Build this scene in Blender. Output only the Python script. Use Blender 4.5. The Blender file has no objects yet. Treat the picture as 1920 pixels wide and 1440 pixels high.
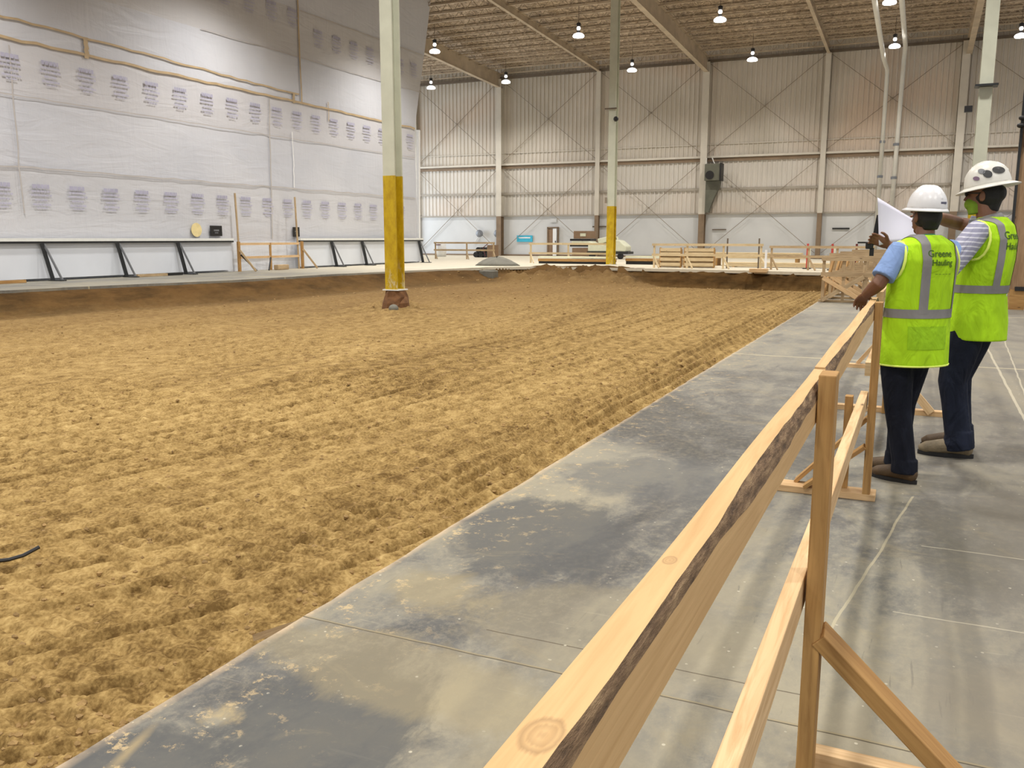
import bpy, bmesh, math, random
import numpy as np
from mathutils import Vector, Matrix
from mathutils.bvhtree import BVHTree
random.seed(7); np.random.seed(7)
sc = bpy.context.scene
COL = sc.collection
V = Vector
PI = math.pi

# ------------------------------------------------------------------ materials
class NT:
    def __init__(s, name):
        m = bpy.data.materials.new(name); m.use_nodes = True
        s.m = m; s.n = m.node_tree.nodes; s.l = m.node_tree.links
        s.b = s.n['Principled BSDF']
    def new(s, t, **kw):
        x = s.n.new(t)
        for k, v in kw.items(): setattr(x, k, v)
        return x
    def link(s, a, b): s.l.new(a, b)
    def setv(s, sock, v):
        if hasattr(v, 'is_linked') or isinstance(v, bpy.types.NodeSocket): s.link(v, sock)
        else: sock.default_value = v
    def math(s, op, a, b=0.0, c=None, clamp=False):
        x = s.new('ShaderNodeMath', operation=op); x.use_clamp = clamp
        s.setv(x.inputs[0], a); s.setv(x.inputs[1], b)
        if c is not None: s.setv(x.inputs[2], c)
        return x.outputs[0]
    def coord(s, which='Object'):
        return s.new('ShaderNodeTexCoord').outputs[which]
    def mapping(s, vec, scale=(1,1,1), loc=(0,0,0), rot=(0,0,0)):
        x = s.new('ShaderNodeMapping'); s.link(vec, x.inputs[0])
        x.inputs['Scale'].default_value = scale; x.inputs['Location'].default_value = loc
        x.inputs['Rotation'].default_value = rot
        return x.outputs[0]
    def noise(s, vec, scale=1.0, detail=4.0, rough=0.55, dist=0.0):
        x = s.new('ShaderNodeTexNoise'); s.link(vec, x.inputs['Vector'])
        x.inputs['Scale'].default_value = scale; x.inputs['Detail'].default_value = detail
        x.inputs['Roughness'].default_value = rough; x.inputs['Distortion'].default_value = dist
        return x.outputs['Fac']
    def voronoi(s, vec, scale=1.0, feature='F1'):
        x = s.new('ShaderNodeTexVoronoi', feature=feature); s.link(vec, x.inputs['Vector'])
        x.inputs['Scale'].default_value = scale
        return x.outputs['Distance']
    def ramp(s, fac, stops):
        x = s.new('ShaderNodeValToRGB'); s.link(fac, x.inputs[0])
        e = x.color_ramp.elements
        while len(e) > 1: e.remove(e[0])
        e[0].position = stops[0][0]; e[0].color = c4(stops[0][1])
        for p, c in stops[1:]:
            q = e.new(p); q.color = c4(c)
        return x.outputs[0]
    def mix(s, fac, a, b, mode='MIX'):
        x = s.new('ShaderNodeMix', data_type='RGBA', blend_type=mode)
        s.setv(x.inputs[0], fac)
        s.setv(x.inputs[6], a if isinstance(a, bpy.types.NodeSocket) else c4(a))
        s.setv(x.inputs[7], b if isinstance(b, bpy.types.NodeSocket) else c4(b))
        return x.outputs[2]
    def sep(s, vec):
        x = s.new('ShaderNodeSeparateXYZ'); s.link(vec, x.inputs[0]); return x.outputs
    def comb(s, x_, y_, z_):
        x = s.new('ShaderNodeCombineXYZ')
        s.setv(x.inputs[0], x_); s.setv(x.inputs[1], y_); s.setv(x.inputs[2], z_); return x.outputs[0]
    def bump(s, h, strength=0.3, dist=0.01):
        x = s.new('ShaderNodeBump'); s.link(h, x.inputs['Height'])
        x.inputs['Strength'].default_value = strength; x.inputs['Distance'].default_value = dist
        s.link(x.outputs[0], s.b.inputs['Normal'])
    def base(s, c): s.setv(s.b.inputs['Base Color'], c if isinstance(c, bpy.types.NodeSocket) else c4(c))
    def rough(s, r): s.setv(s.b.inputs['Roughness'], r)
def lin(v):
    v /= 255.0
    return v/12.92 if v <= .04045 else ((v+.055)/1.055)**2.4
def rgb(r, g, b): return (lin(r), lin(g), lin(b), 1.0)
def c4(c):
    if isinstance(c, (int, float)): return (c, c, c, 1)
    return tuple(c) if len(c) == 4 else tuple(c)+(1.0,)

def simple(name, col, rough=.6, metal=0.0, var=.12, scale=6.0, bump=0.0, spec=None):
    t = NT(name); co = t.coord()
    n = t.noise(co, scale, 5)
    hi = tuple(min(1, x*(1+var)) for x in col[:3]); lo = tuple(x*(1-var) for x in col[:3])
    t.base(t.ramp(n, [(.3, lo), (.7, hi)])); t.rough(rough)
    t.b.inputs['Metallic'].default_value = metal
    if spec is not None: t.b.inputs['Specular IOR Level'].default_value = spec
    if bump: t.bump(t.noise(co, scale*4, 4), bump, .01)
    return t.m

def wood_mat(name, light, dark, knots=(), stain=.0):
    t = NT(name)
    uv = t.new('ShaderNodeUVMap').outputs[0]
    oi = t.new('ShaderNodeObjectInfo').outputs['Random']
    off = t.math('MULTIPLY', oi, 37.0)
    s_ = t.sep(uv)
    u = t.math('ADD', s_[0], off)
    vec = t.comb(t.math('MULTIPLY', u, 2.2), t.math('MULTIPLY', s_[1], 38.0), off)
    g = t.noise(vec, 1.6, 5, .6, .6)
    c = t.ramp(g, [(.25, dark), (.55, light), (.8, tuple(min(1, x*1.12) for x in light[:3]))])
    big = t.noise(t.comb(t.math('MULTIPLY', u, 1.1), t.math('MULTIPLY', s_[1], 5.0), off), 1.0, 3)
    c = t.mix(t.math('MULTIPLY', t.math('SUBTRACT', big, .45, clamp=True), 2.2, clamp=True), c, dark)
    # scattered knots
    vv = t.comb(t.math('MULTIPLY', u, 2.6), t.math('MULTIPLY', s_[1], 9.0), off)
    vd = t.voronoi(vv, 1.0)
    kn = t.ramp(vd, [(.03, 1.0), (.075, .35), (.12, 0)])
    c = t.mix(kn, c, tuple(x*.28 for x in dark[:3]))
    for (ku, kv, r) in knots:
        d = t.new('ShaderNodeVectorMath', operation='DISTANCE')
        t.link(t.comb(t.math('MULTIPLY', s_[0], .62), s_[1], 0.0), d.inputs[0]); d.inputs[1].default_value = (ku*.62, kv, 0)
        k = t.ramp(t.math('ADD', t.math('DIVIDE', d.outputs['Value'], r), t.math('MULTIPLY', t.math('SUBTRACT', g, .5), .55)), [(0, .35), (.25, .12), (.5, .30), (.62, .12), (.8, .42), (1.0, 0.0)])
        c = t.mix(k, c, rgb(105, 78, 50))
    t.base(c); t.rough(.72)
    t.bump(g, .15, .004)
    return t.m

M = {}
WL, WD = rgb(216, 184, 140), rgb(184, 144, 96)
M['wood'] = wood_mat('pine_wood', WL, WD)
M['wood_rail'] = wood_mat('pine_rail', rgb(206, 170, 120), rgb(188, 150, 100), knots=[(.53, .020, .017), (.905, .012, .009)])
M['wood_pale'] = wood_mat('pale_pine', rgb(214, 194, 156), rgb(184, 160, 118))
M['wood_dark'] = wood_mat('brown_pine', rgb(178, 138, 82), rgb(140, 100, 52))
M['wood_old'] = wood_mat('greyed_pine', rgb(188, 164, 128), rgb(140, 116, 84))
def bark():
    t = NT('bark'); co = t.coord()
    n = t.noise(t.mapping(co, (60, 14, 60)), 1.0, 6, .7)
    t.base(t.ramp(n, [(.3, rgb(62, 46, 34)), (.5, rgb(128, 102, 76)), (.72, rgb(176, 148, 112))])); t.rough(.9)
    t.bump(n, .8, .01); return t.m
M['bark'] = bark()

def concrete():
    t = NT('dusty_concrete'); co = t.coord(); s_ = t.sep(co)
    X, Y = s_[0], s_[1]
    # dark polished slab showing through pale dust
    big = t.noise(t.mapping(co, (.55, .28, 1), (3.1, 1.7, 0)), 1.0, 6, .62, .9)
    med = t.noise(t.mapping(co, (2.4, 1.3, 1), (7, 2, 0)), 1.4, 9, .74, .5)
    f = t.math('ADD', t.math('MULTIPLY', big, .72), t.math('MULTIPLY', med, .42))
    slab = t.ramp(f, [(.46, rgb(76, 76, 75)), (.53, rgb(96, 95, 92)), (.575, rgb(122, 119, 109)), (.66, rgb(146, 139, 120))])
    # dust lies thicker further away
    far = t.math('MULTIPLY', t.math('SUBTRACT', Y, 3.0), .06, clamp=True)
    grit = t.noise(t.mapping(co, (26, 20, 1)), 1.0, 8, .8)
    slab = t.mix(t.math('MULTIPLY', t.math('SUBTRACT', grit, .47, clamp=True), 2.2, clamp=True), slab, rgb(160, 152, 130))
    scr = t.noise(t.mapping(co, (3, 40, 1), (0, 0, 0), (0, 0, .6)), 1.0, 4, .6, .4)
    slab = t.mix(t.ramp(scr, [(.66, 0.0), (.70, .35)]), slab, rgb(168, 162, 142))
    scr2 = t.noise(t.mapping(co, (40, 3, 1), (5, 0, 0), (0, 0, -.5)), 1.0, 4, .6, .4)
    slab = t.mix(t.ramp(scr2, [(.66, 0.0), (.70, .4)]), slab, rgb(84, 82, 78))
    slab = t.mix(t.math('MULTIPLY', far, .5), slab, rgb(138, 134, 124))
    far2 = t.math('MULTIPLY', t.math('SUBTRACT', Y, 28.0), .12, clamp=True)
    slab = t.mix(far2, slab, rgb(206, 198, 178))
    def patch(px, py, rx, ry, ang, col, a, soft=.16, nz=.9):
        nonlocal slab
        v = t.mapping(t.comb(t.math('SUBTRACT', X, px), t.math('SUBTRACT', Y, py), 0.0), (1, 1, 1), (0, 0, 0), (0, 0, -ang))
        q = t.sep(v)
        d = t.math('SQRT', t.math('ADD', t.math('POWER', t.math('DIVIDE', q[0], rx), 2.0), t.math('POWER', t.math('DIVIDE', q[1], ry), 2.0)))
        d = t.math('ADD', d, t.math('MULTIPLY', t.math('SUBTRACT', med, .5), nz*2))
        k = t.math('MULTIPLY', t.math('SUBTRACT', 1.0+soft, d), a/soft/2, clamp=True)
        slab = t.mix(t.math('MINIMUM', k, a), slab, col)
    dk, sd_ = rgb(76, 77, 77), rgb(150, 137, 104)
    patch(-1.55, 3.75, .42, .60, .3, dk, .75); patch(-1.5, 1.95, .32, .40, .3, dk, .8); patch(-1.8, 1.4, .3, .4, 0, dk, .8)
    patch(-1.70, 2.92, .26, .13, -.3, sd_, .6, .5, 2.6); patch(-1.5, 2.3, .6, .22, -.15, sd_, .45); patch(-1.0, 2.9, .5, .35, 0, rgb(140, 131, 108), .5)
    patch(-.75, 1.9, .3, .3, 0, rgb(140, 131, 108), .45); patch(-1.75, 5.2, .35, .5, 0, rgb(144, 139, 124), .5)
    patch(-1.3, 5.0, .55, .5, .3, rgb(90, 91, 91), .55); patch(-1.82, 1.84, .05, .05, .3, rgb(172, 154, 114), .75, .5, 4.0); patch(-1.92, 1.6, .014, .10, .3, rgb(160, 142, 104), .7, .8, 1.6)
    patch(.9, 4.6, .7, 1.2, 0, rgb(104, 100, 92), .6); patch(.6, 2.9, .5, .3, 0, rgb(138, 128, 108), .4)
    # sandy smears
    sm = t.noise(t.mapping(co, (1.1, 2.3, 1), (1, 9, 0), (0, 0, .5)), 1.3, 9, .72, 1.2)
    smf = t.ramp(sm, [(.56, 0.0), (.66, .55), (.8, .85)])
    slab = t.mix(t.math('MULTIPLY', smf, .5), slab, rgb(152, 139, 108))
    # crumbs of sand tracked out close to the dug edge
    edge = t.math('SUBTRACT', 1.0, t.math('MULTIPLY', t.math('ABSOLUTE', t.math('ADD', X, 2.03)), 1.5), clamp=True)
    cr = t.noise(t.mapping(co, (9, 9, 1)), 1.0, 9, .8)
    crf = t.math('MULTIPLY', t.ramp(cr, [(.56, 0.0), (.60, 1.0)]), t.math('MULTIPLY', edge, .8))
    slab = t.mix(crf, slab, rgb(196, 172, 128))
    rim = t.math('SUBTRACT', 1.0, t.math('MULTIPLY', t.math('ABSOLUTE', t.math('ADD', X, 2.03)), 26.0), clamp=True)
    rimn = t.math('MULTIPLY', rim, t.ramp(t.noise(t.mapping(co, (3, 3, 3)), 2.0, 5), [(.35, .2), (.6, 1.0)]))
    slab = t.mix(t.math('MULTIPLY', rimn, .8), slab, rgb(198, 174, 142))
    ais = t.math('MULTIPLY', t.math('ADD', X, .1), 2.0, clamp=True)
    slab = t.mix(t.math('MULTIPLY', ais, .35), slab, rgb(116, 109, 98))
    # tyre marks running down the aisle
    wob = t.math('MULTIPLY', t.noise(t.mapping(co, (.2, .35, 1)), 1.0, 2), .25)
    for x0, w, a in ((.16, .055, .30), (.27, .05, .25), (.78, .10, .22), (1.02, .08, .2), (-.62, .05, .16), (-1.15, .07, .14), (1.7, .12, .2)):
        d = t.math('ABSOLUTE', t.math('SUBTRACT', t.math('ADD', X, wob), x0+.12))
        k = t.math('MULTIPLY', t.ramp(t.math('DIVIDE', d, w), [(.6, 1.0), (1.0, 0.0)]), t.math('MULTIPLY', med, a*1.7))
        slab = t.mix(k, slab, rgb(84, 80, 76))
    # saw-cut joints, cracks, chalk lines
    wv = t.math('MULTIPLY', t.math('SUBTRACT', t.noise(t.mapping(co, (2, 2, 2)), 1.0, 3), .5), .03)
    def lineY(y0, w, col, a, x0=-99, x1=99):
        nonlocal slab
        d = t.math('ABSOLUTE', t.math('SUBTRACT', t.math('ADD', Y, wv), y0))
        k = t.math('LESS_THAN', d, w)
        k = t.math('MULTIPLY', k, t.math('MULTIPLY', t.math('GREATER_THAN', X, x0), t.math('LESS_THAN', X, x1)))
        slab = t.mix(t.math('MULTIPLY', k, a), slab, col)
    def lineX(x0, w, col, a, y0=-99, y1=99, slope=0.0):
        nonlocal slab
        xx = t.math('SUBTRACT', X, t.math('MULTIPLY', Y, slope))
        d = t.math('ABSOLUTE', t.math('SUBTRACT', t.math('ADD', xx, wv), x0))
        k = t.math('LESS_THAN', d, w)
        k = t.math('MULTIPLY', k, t.math('MULTIPLY', t.math('GREATER_THAN', Y, y0), t.math('LESS_THAN', Y, y1)))
        slab = t.mix(t.math('MULTIPLY', k, a), slab, col)
    lineY(2.512, .008, rgb(146, 132, 100), .6); lineY(2.508, .0028, rgb(66, 60, 50), .9)
    lineY(2.70, .003, rgb(78, 66, 50), .8, -1.35, -.2)
    for y in (10.95, 18.2, 25.6, 33.0): lineY(y, .02, rgb(196, 184, 150), .7)
    lineX(.78, .012, rgb(186, 178, 156), .7, 6, 30, .008)
    lineX(.60, .008, rgb(190, 182, 160), .6, 2, 14, .04)
    lineX(-.62, .006, rgb(186, 176, 146), .5, 2.9, 5.2, .13)
    lineY(3.5, .004, rgb(190, 182, 160), .5, .0, 2.0); lineY(4.35, .004, rgb(190, 182, 160), .5, .1, 2.0)
    # small white chips and specks
    sp = t.voronoi(t.mapping(co, (14, 14, 1)), 1.0)
    spk = t.math('MULTIPLY', t.math('LESS_THAN', sp, .075), t.ramp(med, [(.45, 0.0), (.6, 1.0)]))
    slab = t.mix(t.math('MULTIPLY', spk, .7), slab, rgb(205, 198, 178))
    t.base(slab)
    t.rough(t.ramp(f, [(.42, .38), (.6, .6), (.75, .82)]))
    t.b.inputs['Specular IOR Level'].default_value = .35
    t.bump(t.math('ADD', t.math('MULTIPLY', crf, .6), med), .12, .006)
    return t.m
M['concrete'] = concrete()

def dirt():
    t = NT('sandy_soil'); co = t.coord()
    a = t.noise(t.mapping(co, (.5, .12, 1)), 1.0, 5, .6, .8)
    b = t.noise(t.mapping(co, (6.0, 4.0, 5), (0, 0, 0), (0, 0, .12)), 1.0, 5, .6)
    c_ = t.noise(t.mapping(co, (42, 36, 42)), 1.0, 4, .6)
    f = t.math('ADD', t.math('MULTIPLY', a, .24), t.math('ADD', t.math('MULTIPLY', b, .40), t.math('MULTIPLY', c_, .36)))
    col = t.ramp(f, [(.40, rgb(98, 76, 42)), (.475, rgb(134, 109, 66)), (.54, rgb(158, 132, 84)), (.64, rgb(184, 158, 106))])
    s_ = t.sep(co)
    # damp, browner earth towards the far side and on the freshly cut banks
    damp = t.math('MULTIPLY', t.math('SUBTRACT', t.math('ADD', t.math('MULTIPLY', t.math('SUBTRACT', -8.0, s_[0]), .055), t.math('MULTIPLY', t.math('SUBTRACT', s_[1], 10.0), .030)), 0.0), 1.0, clamp=True)
    col = t.mix(t.math('MULTIPLY', damp, .75), col, rgb(108, 84, 54))
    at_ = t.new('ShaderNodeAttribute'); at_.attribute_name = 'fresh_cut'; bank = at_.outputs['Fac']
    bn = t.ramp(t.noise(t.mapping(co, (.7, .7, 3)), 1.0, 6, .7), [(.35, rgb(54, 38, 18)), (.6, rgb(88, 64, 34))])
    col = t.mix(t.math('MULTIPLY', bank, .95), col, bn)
    t.base(col); t.rough(.95); t.b.inputs['Specular IOR Level'].default_value = .1
    h = t.math('ADD', t.math('MULTIPLY', b, .7), t.math('MULTIPLY', c_, .5))
    t.bump(h, .5, .018)
    return t.m
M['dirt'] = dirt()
M['clod'] = simple('soil_clod', rgb(150, 122, 78), .95, var=.3, scale=9, bump=.5)

def poly_sheet():
    t = NT('white_poly_sheeting'); co = t.coord(); s_ = t.sep(co)
    Z = s_[2]
    n = t.noise(t.mapping(co, (.3, .16, .22)), 1.0, 4, .5, .4)
    c = t.ramp(n, [(.35, rgb(192, 195, 204)), (.65, rgb(206, 208, 215))])
    for z0, z1, col, a in ((5.88, 7.6, rgb(196, 193, 194), .45), (9.6, 11.7, rgb(190, 187, 185), .55), (1.3, 3.66, rgb(198, 197, 198), .4), (0, 1.25, rgb(226, 230, 236), .6)):
        k = t.math('MULTIPLY', t.math('GREATER_THAN', Z, z0), t.math('LESS_THAN', Z, z1))
        c = t.mix(t.math('MULTIPLY', k, a), c, col)
    t.base(c); t.rough(.38)
    w1 = t.noise(t.mapping(co, (1, .35, 1.6)), 1.2, 5, .55, 1.2)
    w2 = t.noise(t.mapping(co, (1, 1.6, .3)), 1.0, 5, .6, 1.6)
    t.bump(t.math('ADD', w1, t.math('MULTIPLY', w2, .6)), .55, .06)
    return t.m
M['sheet'] = poly_sheet()
M['print'] = simple('pale_violet_ink', rgb(184, 183, 202), .5, var=.12, scale=3)
M['print_dark'] = simple('grey_violet_ink', rgb(172, 171, 192), .5, var=.12, scale=3)
M['tape'] = simple('tan_tape', rgb(184, 162, 128), .5, var=.15, scale=2)
M['tape_grey'] = simple('grey_seam', rgb(184, 180, 178), .5, var=.1, scale=2)

def cladding():
    t = NT('ribbed_cladding'); co = t.coord(); s_ = t.sep(co)
    n = t.noise(t.mapping(co, (.12, 1, .12)), 1.0, 3, .5, .3)
    c = t.ramp(n, [(.38, rgb(186, 178, 164)), (.52, rgb(202, 194, 182)), (.66, rgb(206, 188, 170))])
    lo = t.math('LESS_THAN', s_[2], 7.05)
    c = t.mix(t.math('MULTIPLY', lo, .35), c, rgb(208, 206, 202))
    t.base(c); t.rough(.5); return t.m
M['clad'] = cladding()
M['panel'] = simple('pale_lower_panel', rgb(202, 203, 203), .5, var=.06, scale=.4)
M['cream_steel'] = simple('cream_painted_steel', rgb(200, 193, 180), .45, var=.06, scale=1.5)
M['col_steel'] = simple('pale_green_steel', rgb(196, 198, 180), .42, var=.07, scale=2)
M['brown_wrap'] = simple('brown_primer', rgb(128, 108, 86), .6, var=.15, scale=2)
M['trimline'] = simple('grey_trim', rgb(160, 152, 140), .6, var=.1, scale=1)
M['rod'] = simple('grey_rod', rgb(138, 126, 110), .5, var=.15, scale=2)
def yellow():
    t = NT('scuffed_yellow_paint'); co = t.coord(); s_ = t.sep(co)
    n = t.noise(t.mapping(co, (6, 6, 3)), 1.0, 7, .7)
    c = t.ramp(n, [(.32, rgb(166, 134, 8)), (.6, rgb(196, 166, 20))])
    lowz = t.math('SUBTRACT', 1.0, t.math('MULTIPLY', s_[2], 1.1), clamp=True)
    ch = t.noise(t.mapping(co, (4, 4, 2.2), (3, 1, 2)), 1.4, 6, .75)
    k = t.math('MULTIPLY', t.ramp(ch, [(.52, 0.0), (.6, 1.0)]), lowz)
    c = t.mix(k, c, rgb(196, 186, 150))
    k2 = t.math('MULTIPLY', t.ramp(t.noise(t.mapping(co, (7, 7, 4), (9, 9, 2)), 1.2, 5, .7), [(.62, 0.0), (.66, 1.0)]), lowz)
    c = t.mix(k2, c, rgb(48, 40, 28))
    t.base(c); t.rough(.45); return t.m
M['yellow'] = yellow()
def deck():
    t = NT('roof_deck_insulation'); co = t.coord()
    v = t.noise(t.mapping(co, (2.6, 2.0, 1)), 1.5, 7, .75, .8)
    w = t.noise(t.mapping(co, (.25, .25, 1)), 1.0, 3, .5)
    c = t.ramp(v, [(.36, rgb(84, 72, 58)), (.48, rgb(150, 132, 110)), (.6, rgb(206, 186, 160))])
    c = t.mix(t.math('MULTIPLY', w, .3), c, rgb(128, 106, 86))
    t.base(c); t.rough(.8); t.bump(v, .5, .05); return t.m
M['deck'] = deck()
M['joist'] = simple('dusty_joist', rgb(176, 160, 138), .6, var=.2, scale=1.2)
M['joist_dark'] = simple('dark_joist', rgb(104, 92, 78), .7, var=.2, scale=1.2)
M['black'] = simple('black_plastic', rgb(26, 25, 26), .5, var=.2)
M['black_steel'] = simple('black_steel', rgb(38, 40, 42), .45, var=.2)
M['grey_steel'] = simple('grey_steel', rgb(120, 122, 126), .4, metal=.3, var=.15)
M['white'] = simple('white_paint', rgb(232, 233, 234), .4, var=.03)
M['rail_cap'] = simple('off_white_cap', rgb(224, 226, 222), .45, var=.04)
M['barrier'] = simple('barrier_panel', rgb(216, 221, 229), .3, var=.03, scale=1)
M['green_grey'] = simple('grey_green_metal', rgb(92, 92, 80), .5, var=.15, scale=2)
M['pipe'] = simple('white_pipe', rgb(214, 212, 204), .4, var=.05, scale=1.2)
M['blue_sign'] = simple('cyan_blue_sign', rgb(60, 176, 206), .45, var=.08)
M['brown_box'] = simple('cardboard', rgb(142, 116, 92), .8, var=.1)
M['ply'] = wood_mat('plywood', rgb(160, 130, 98), rgb(128, 98, 68))
M['cream'] = simple('cream_shell', rgb(222, 224, 200), .4, var=.05)
M['tarp'] = simple('grey_tarp', rgb(112, 110, 100), .7, var=.2, scale=3, bump=.3)
M['red'] = simple('faded_red', rgb(190, 70, 62), .5, var=.15)
M['darkred'] = simple('dark_red', rgb(92, 18, 20), .5, var=.15)
M['rust'] = simple('rusty_soil', rgb(108, 74, 44), .9, var=.35, scale=7, bump=.6)
M['skin'] = simple('brown_skin', rgb(118, 78, 54), .5, var=.10, scale=14)
M['skin2'] = simple('tan_brown_skin', rgb(126, 86, 64), .5, var=.10, scale=14)
def fabric(name, col, var=.15, fold=.5):
    t = NT(name); co = t.coord()
    n = t.noise(t.mapping(co, (7, 7, 3.2)), 1.0, 4, .5, .8)
    hi = tuple(min(1, x*(1+var)) for x in col[:3]); lo = tuple(x*(1-var) for x in col[:3])
    t.base(t.ramp(n, [(.35, lo), (.65, hi)])); t.rough(.85); t.b.inputs['Specular IOR Level'].default_value = .2
    t.bump(t.noise(t.mapping(co, (9, 9, 4.5)), 1.0, 3, .5, 1.2), fold, .03); return t.m
M['vest'] = fabric('lime_vest', rgb(172, 218, 36), .14, .8)
M['vest_edge'] = fabric('pale_lime_binding', rgb(228, 246, 120), .05, .1)
M['reflect'] = fabric('silver_tape', rgb(136, 134, 134), .12, .2)
M['blue_shirt'] = fabric('light_blue_shirt', rgb(132, 158, 204), .12, .6)
M['green_shirt'] = fabric('green_collar', rgb(70, 130, 96), .12, .3)
def striped():
    t = NT('grey_striped_shirt'); co = t.coord(); s_ = t.sep(co)
    w = t.math('ADD', s_[2], t.math('MULTIPLY', t.noise(t.mapping(co, (4, 4, 4)), 1.0, 3), .04))
    st = t.math('SINE', t.math('MULTIPLY', w, 210.0))
    t.base(t.ramp(st, [(.35, rgb(150, 150, 172)), (.75, rgb(206, 206, 218))])); t.rough(.85)
    t.bump(t.noise(t.mapping(co, (9, 9, 5)), 1.0, 3, .5, 1.2), .6, .03); return t.m
M['stripe_shirt'] = striped()
M['navy'] = fabric('dark_navy_denim', rgb(24, 27, 38), .25, .9)
M['navy2'] = fabric('dark_blue_denim', rgb(30, 35, 50), .3, .9)
M['mask'] = fabric('lime_mask', rgb(112, 140, 44), .2, .4)
M['boot_brown'] = simple('brown_leather', rgb(84, 64, 40), .65, var=.3, scale=20, bump=.3)
M['boot_tan'] = simple('tan_leather', rgb(126, 112, 88), .65, var=.25, scale=20, bump=.3)
M['hair'] = simple('black_hair', rgb(18, 15, 15), .6, var=.3, scale=40, bump=.4)
M['hat'] = simple('white_hard_hat', rgb(226, 226, 228), .28, var=.02)
M['hat2'] = simple('scuffed_hard_hat', rgb(220, 218, 210), .32, var=.05, scale=12)
M['paper'] = simple('white_paper', rgb(226, 224, 240), .6, var=.02)
M['ink'] = simple('dark_green_ink', rgb(62, 92, 22), .7, var=.1)
M['blue_ink'] = simple('blue_grey_ink', rgb(96, 96, 116), .6, var=.1)
M['purple'] = simple('purple_sticker', rgb(120, 96, 120), .5, var=.2)
M['emblem'] = simple('pale_yellow_emblem', rgb(222, 204, 150), .5, var=.1)
def glow(name, col, s_):
    t = NT(name); t.base((.8, .8, .8, 1)); t.b.inputs['Emission Color'].default_value = c4(col)
    t.b.inputs['Emission Strength'].default_value = s_; return t.m
M['lamp'] = glow('lamp_glow', (1, .97, .92), 9.0)
M['lamp_small'] = glow('lamp_neck_glow', (1, .97, .92), 3.0)

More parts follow.
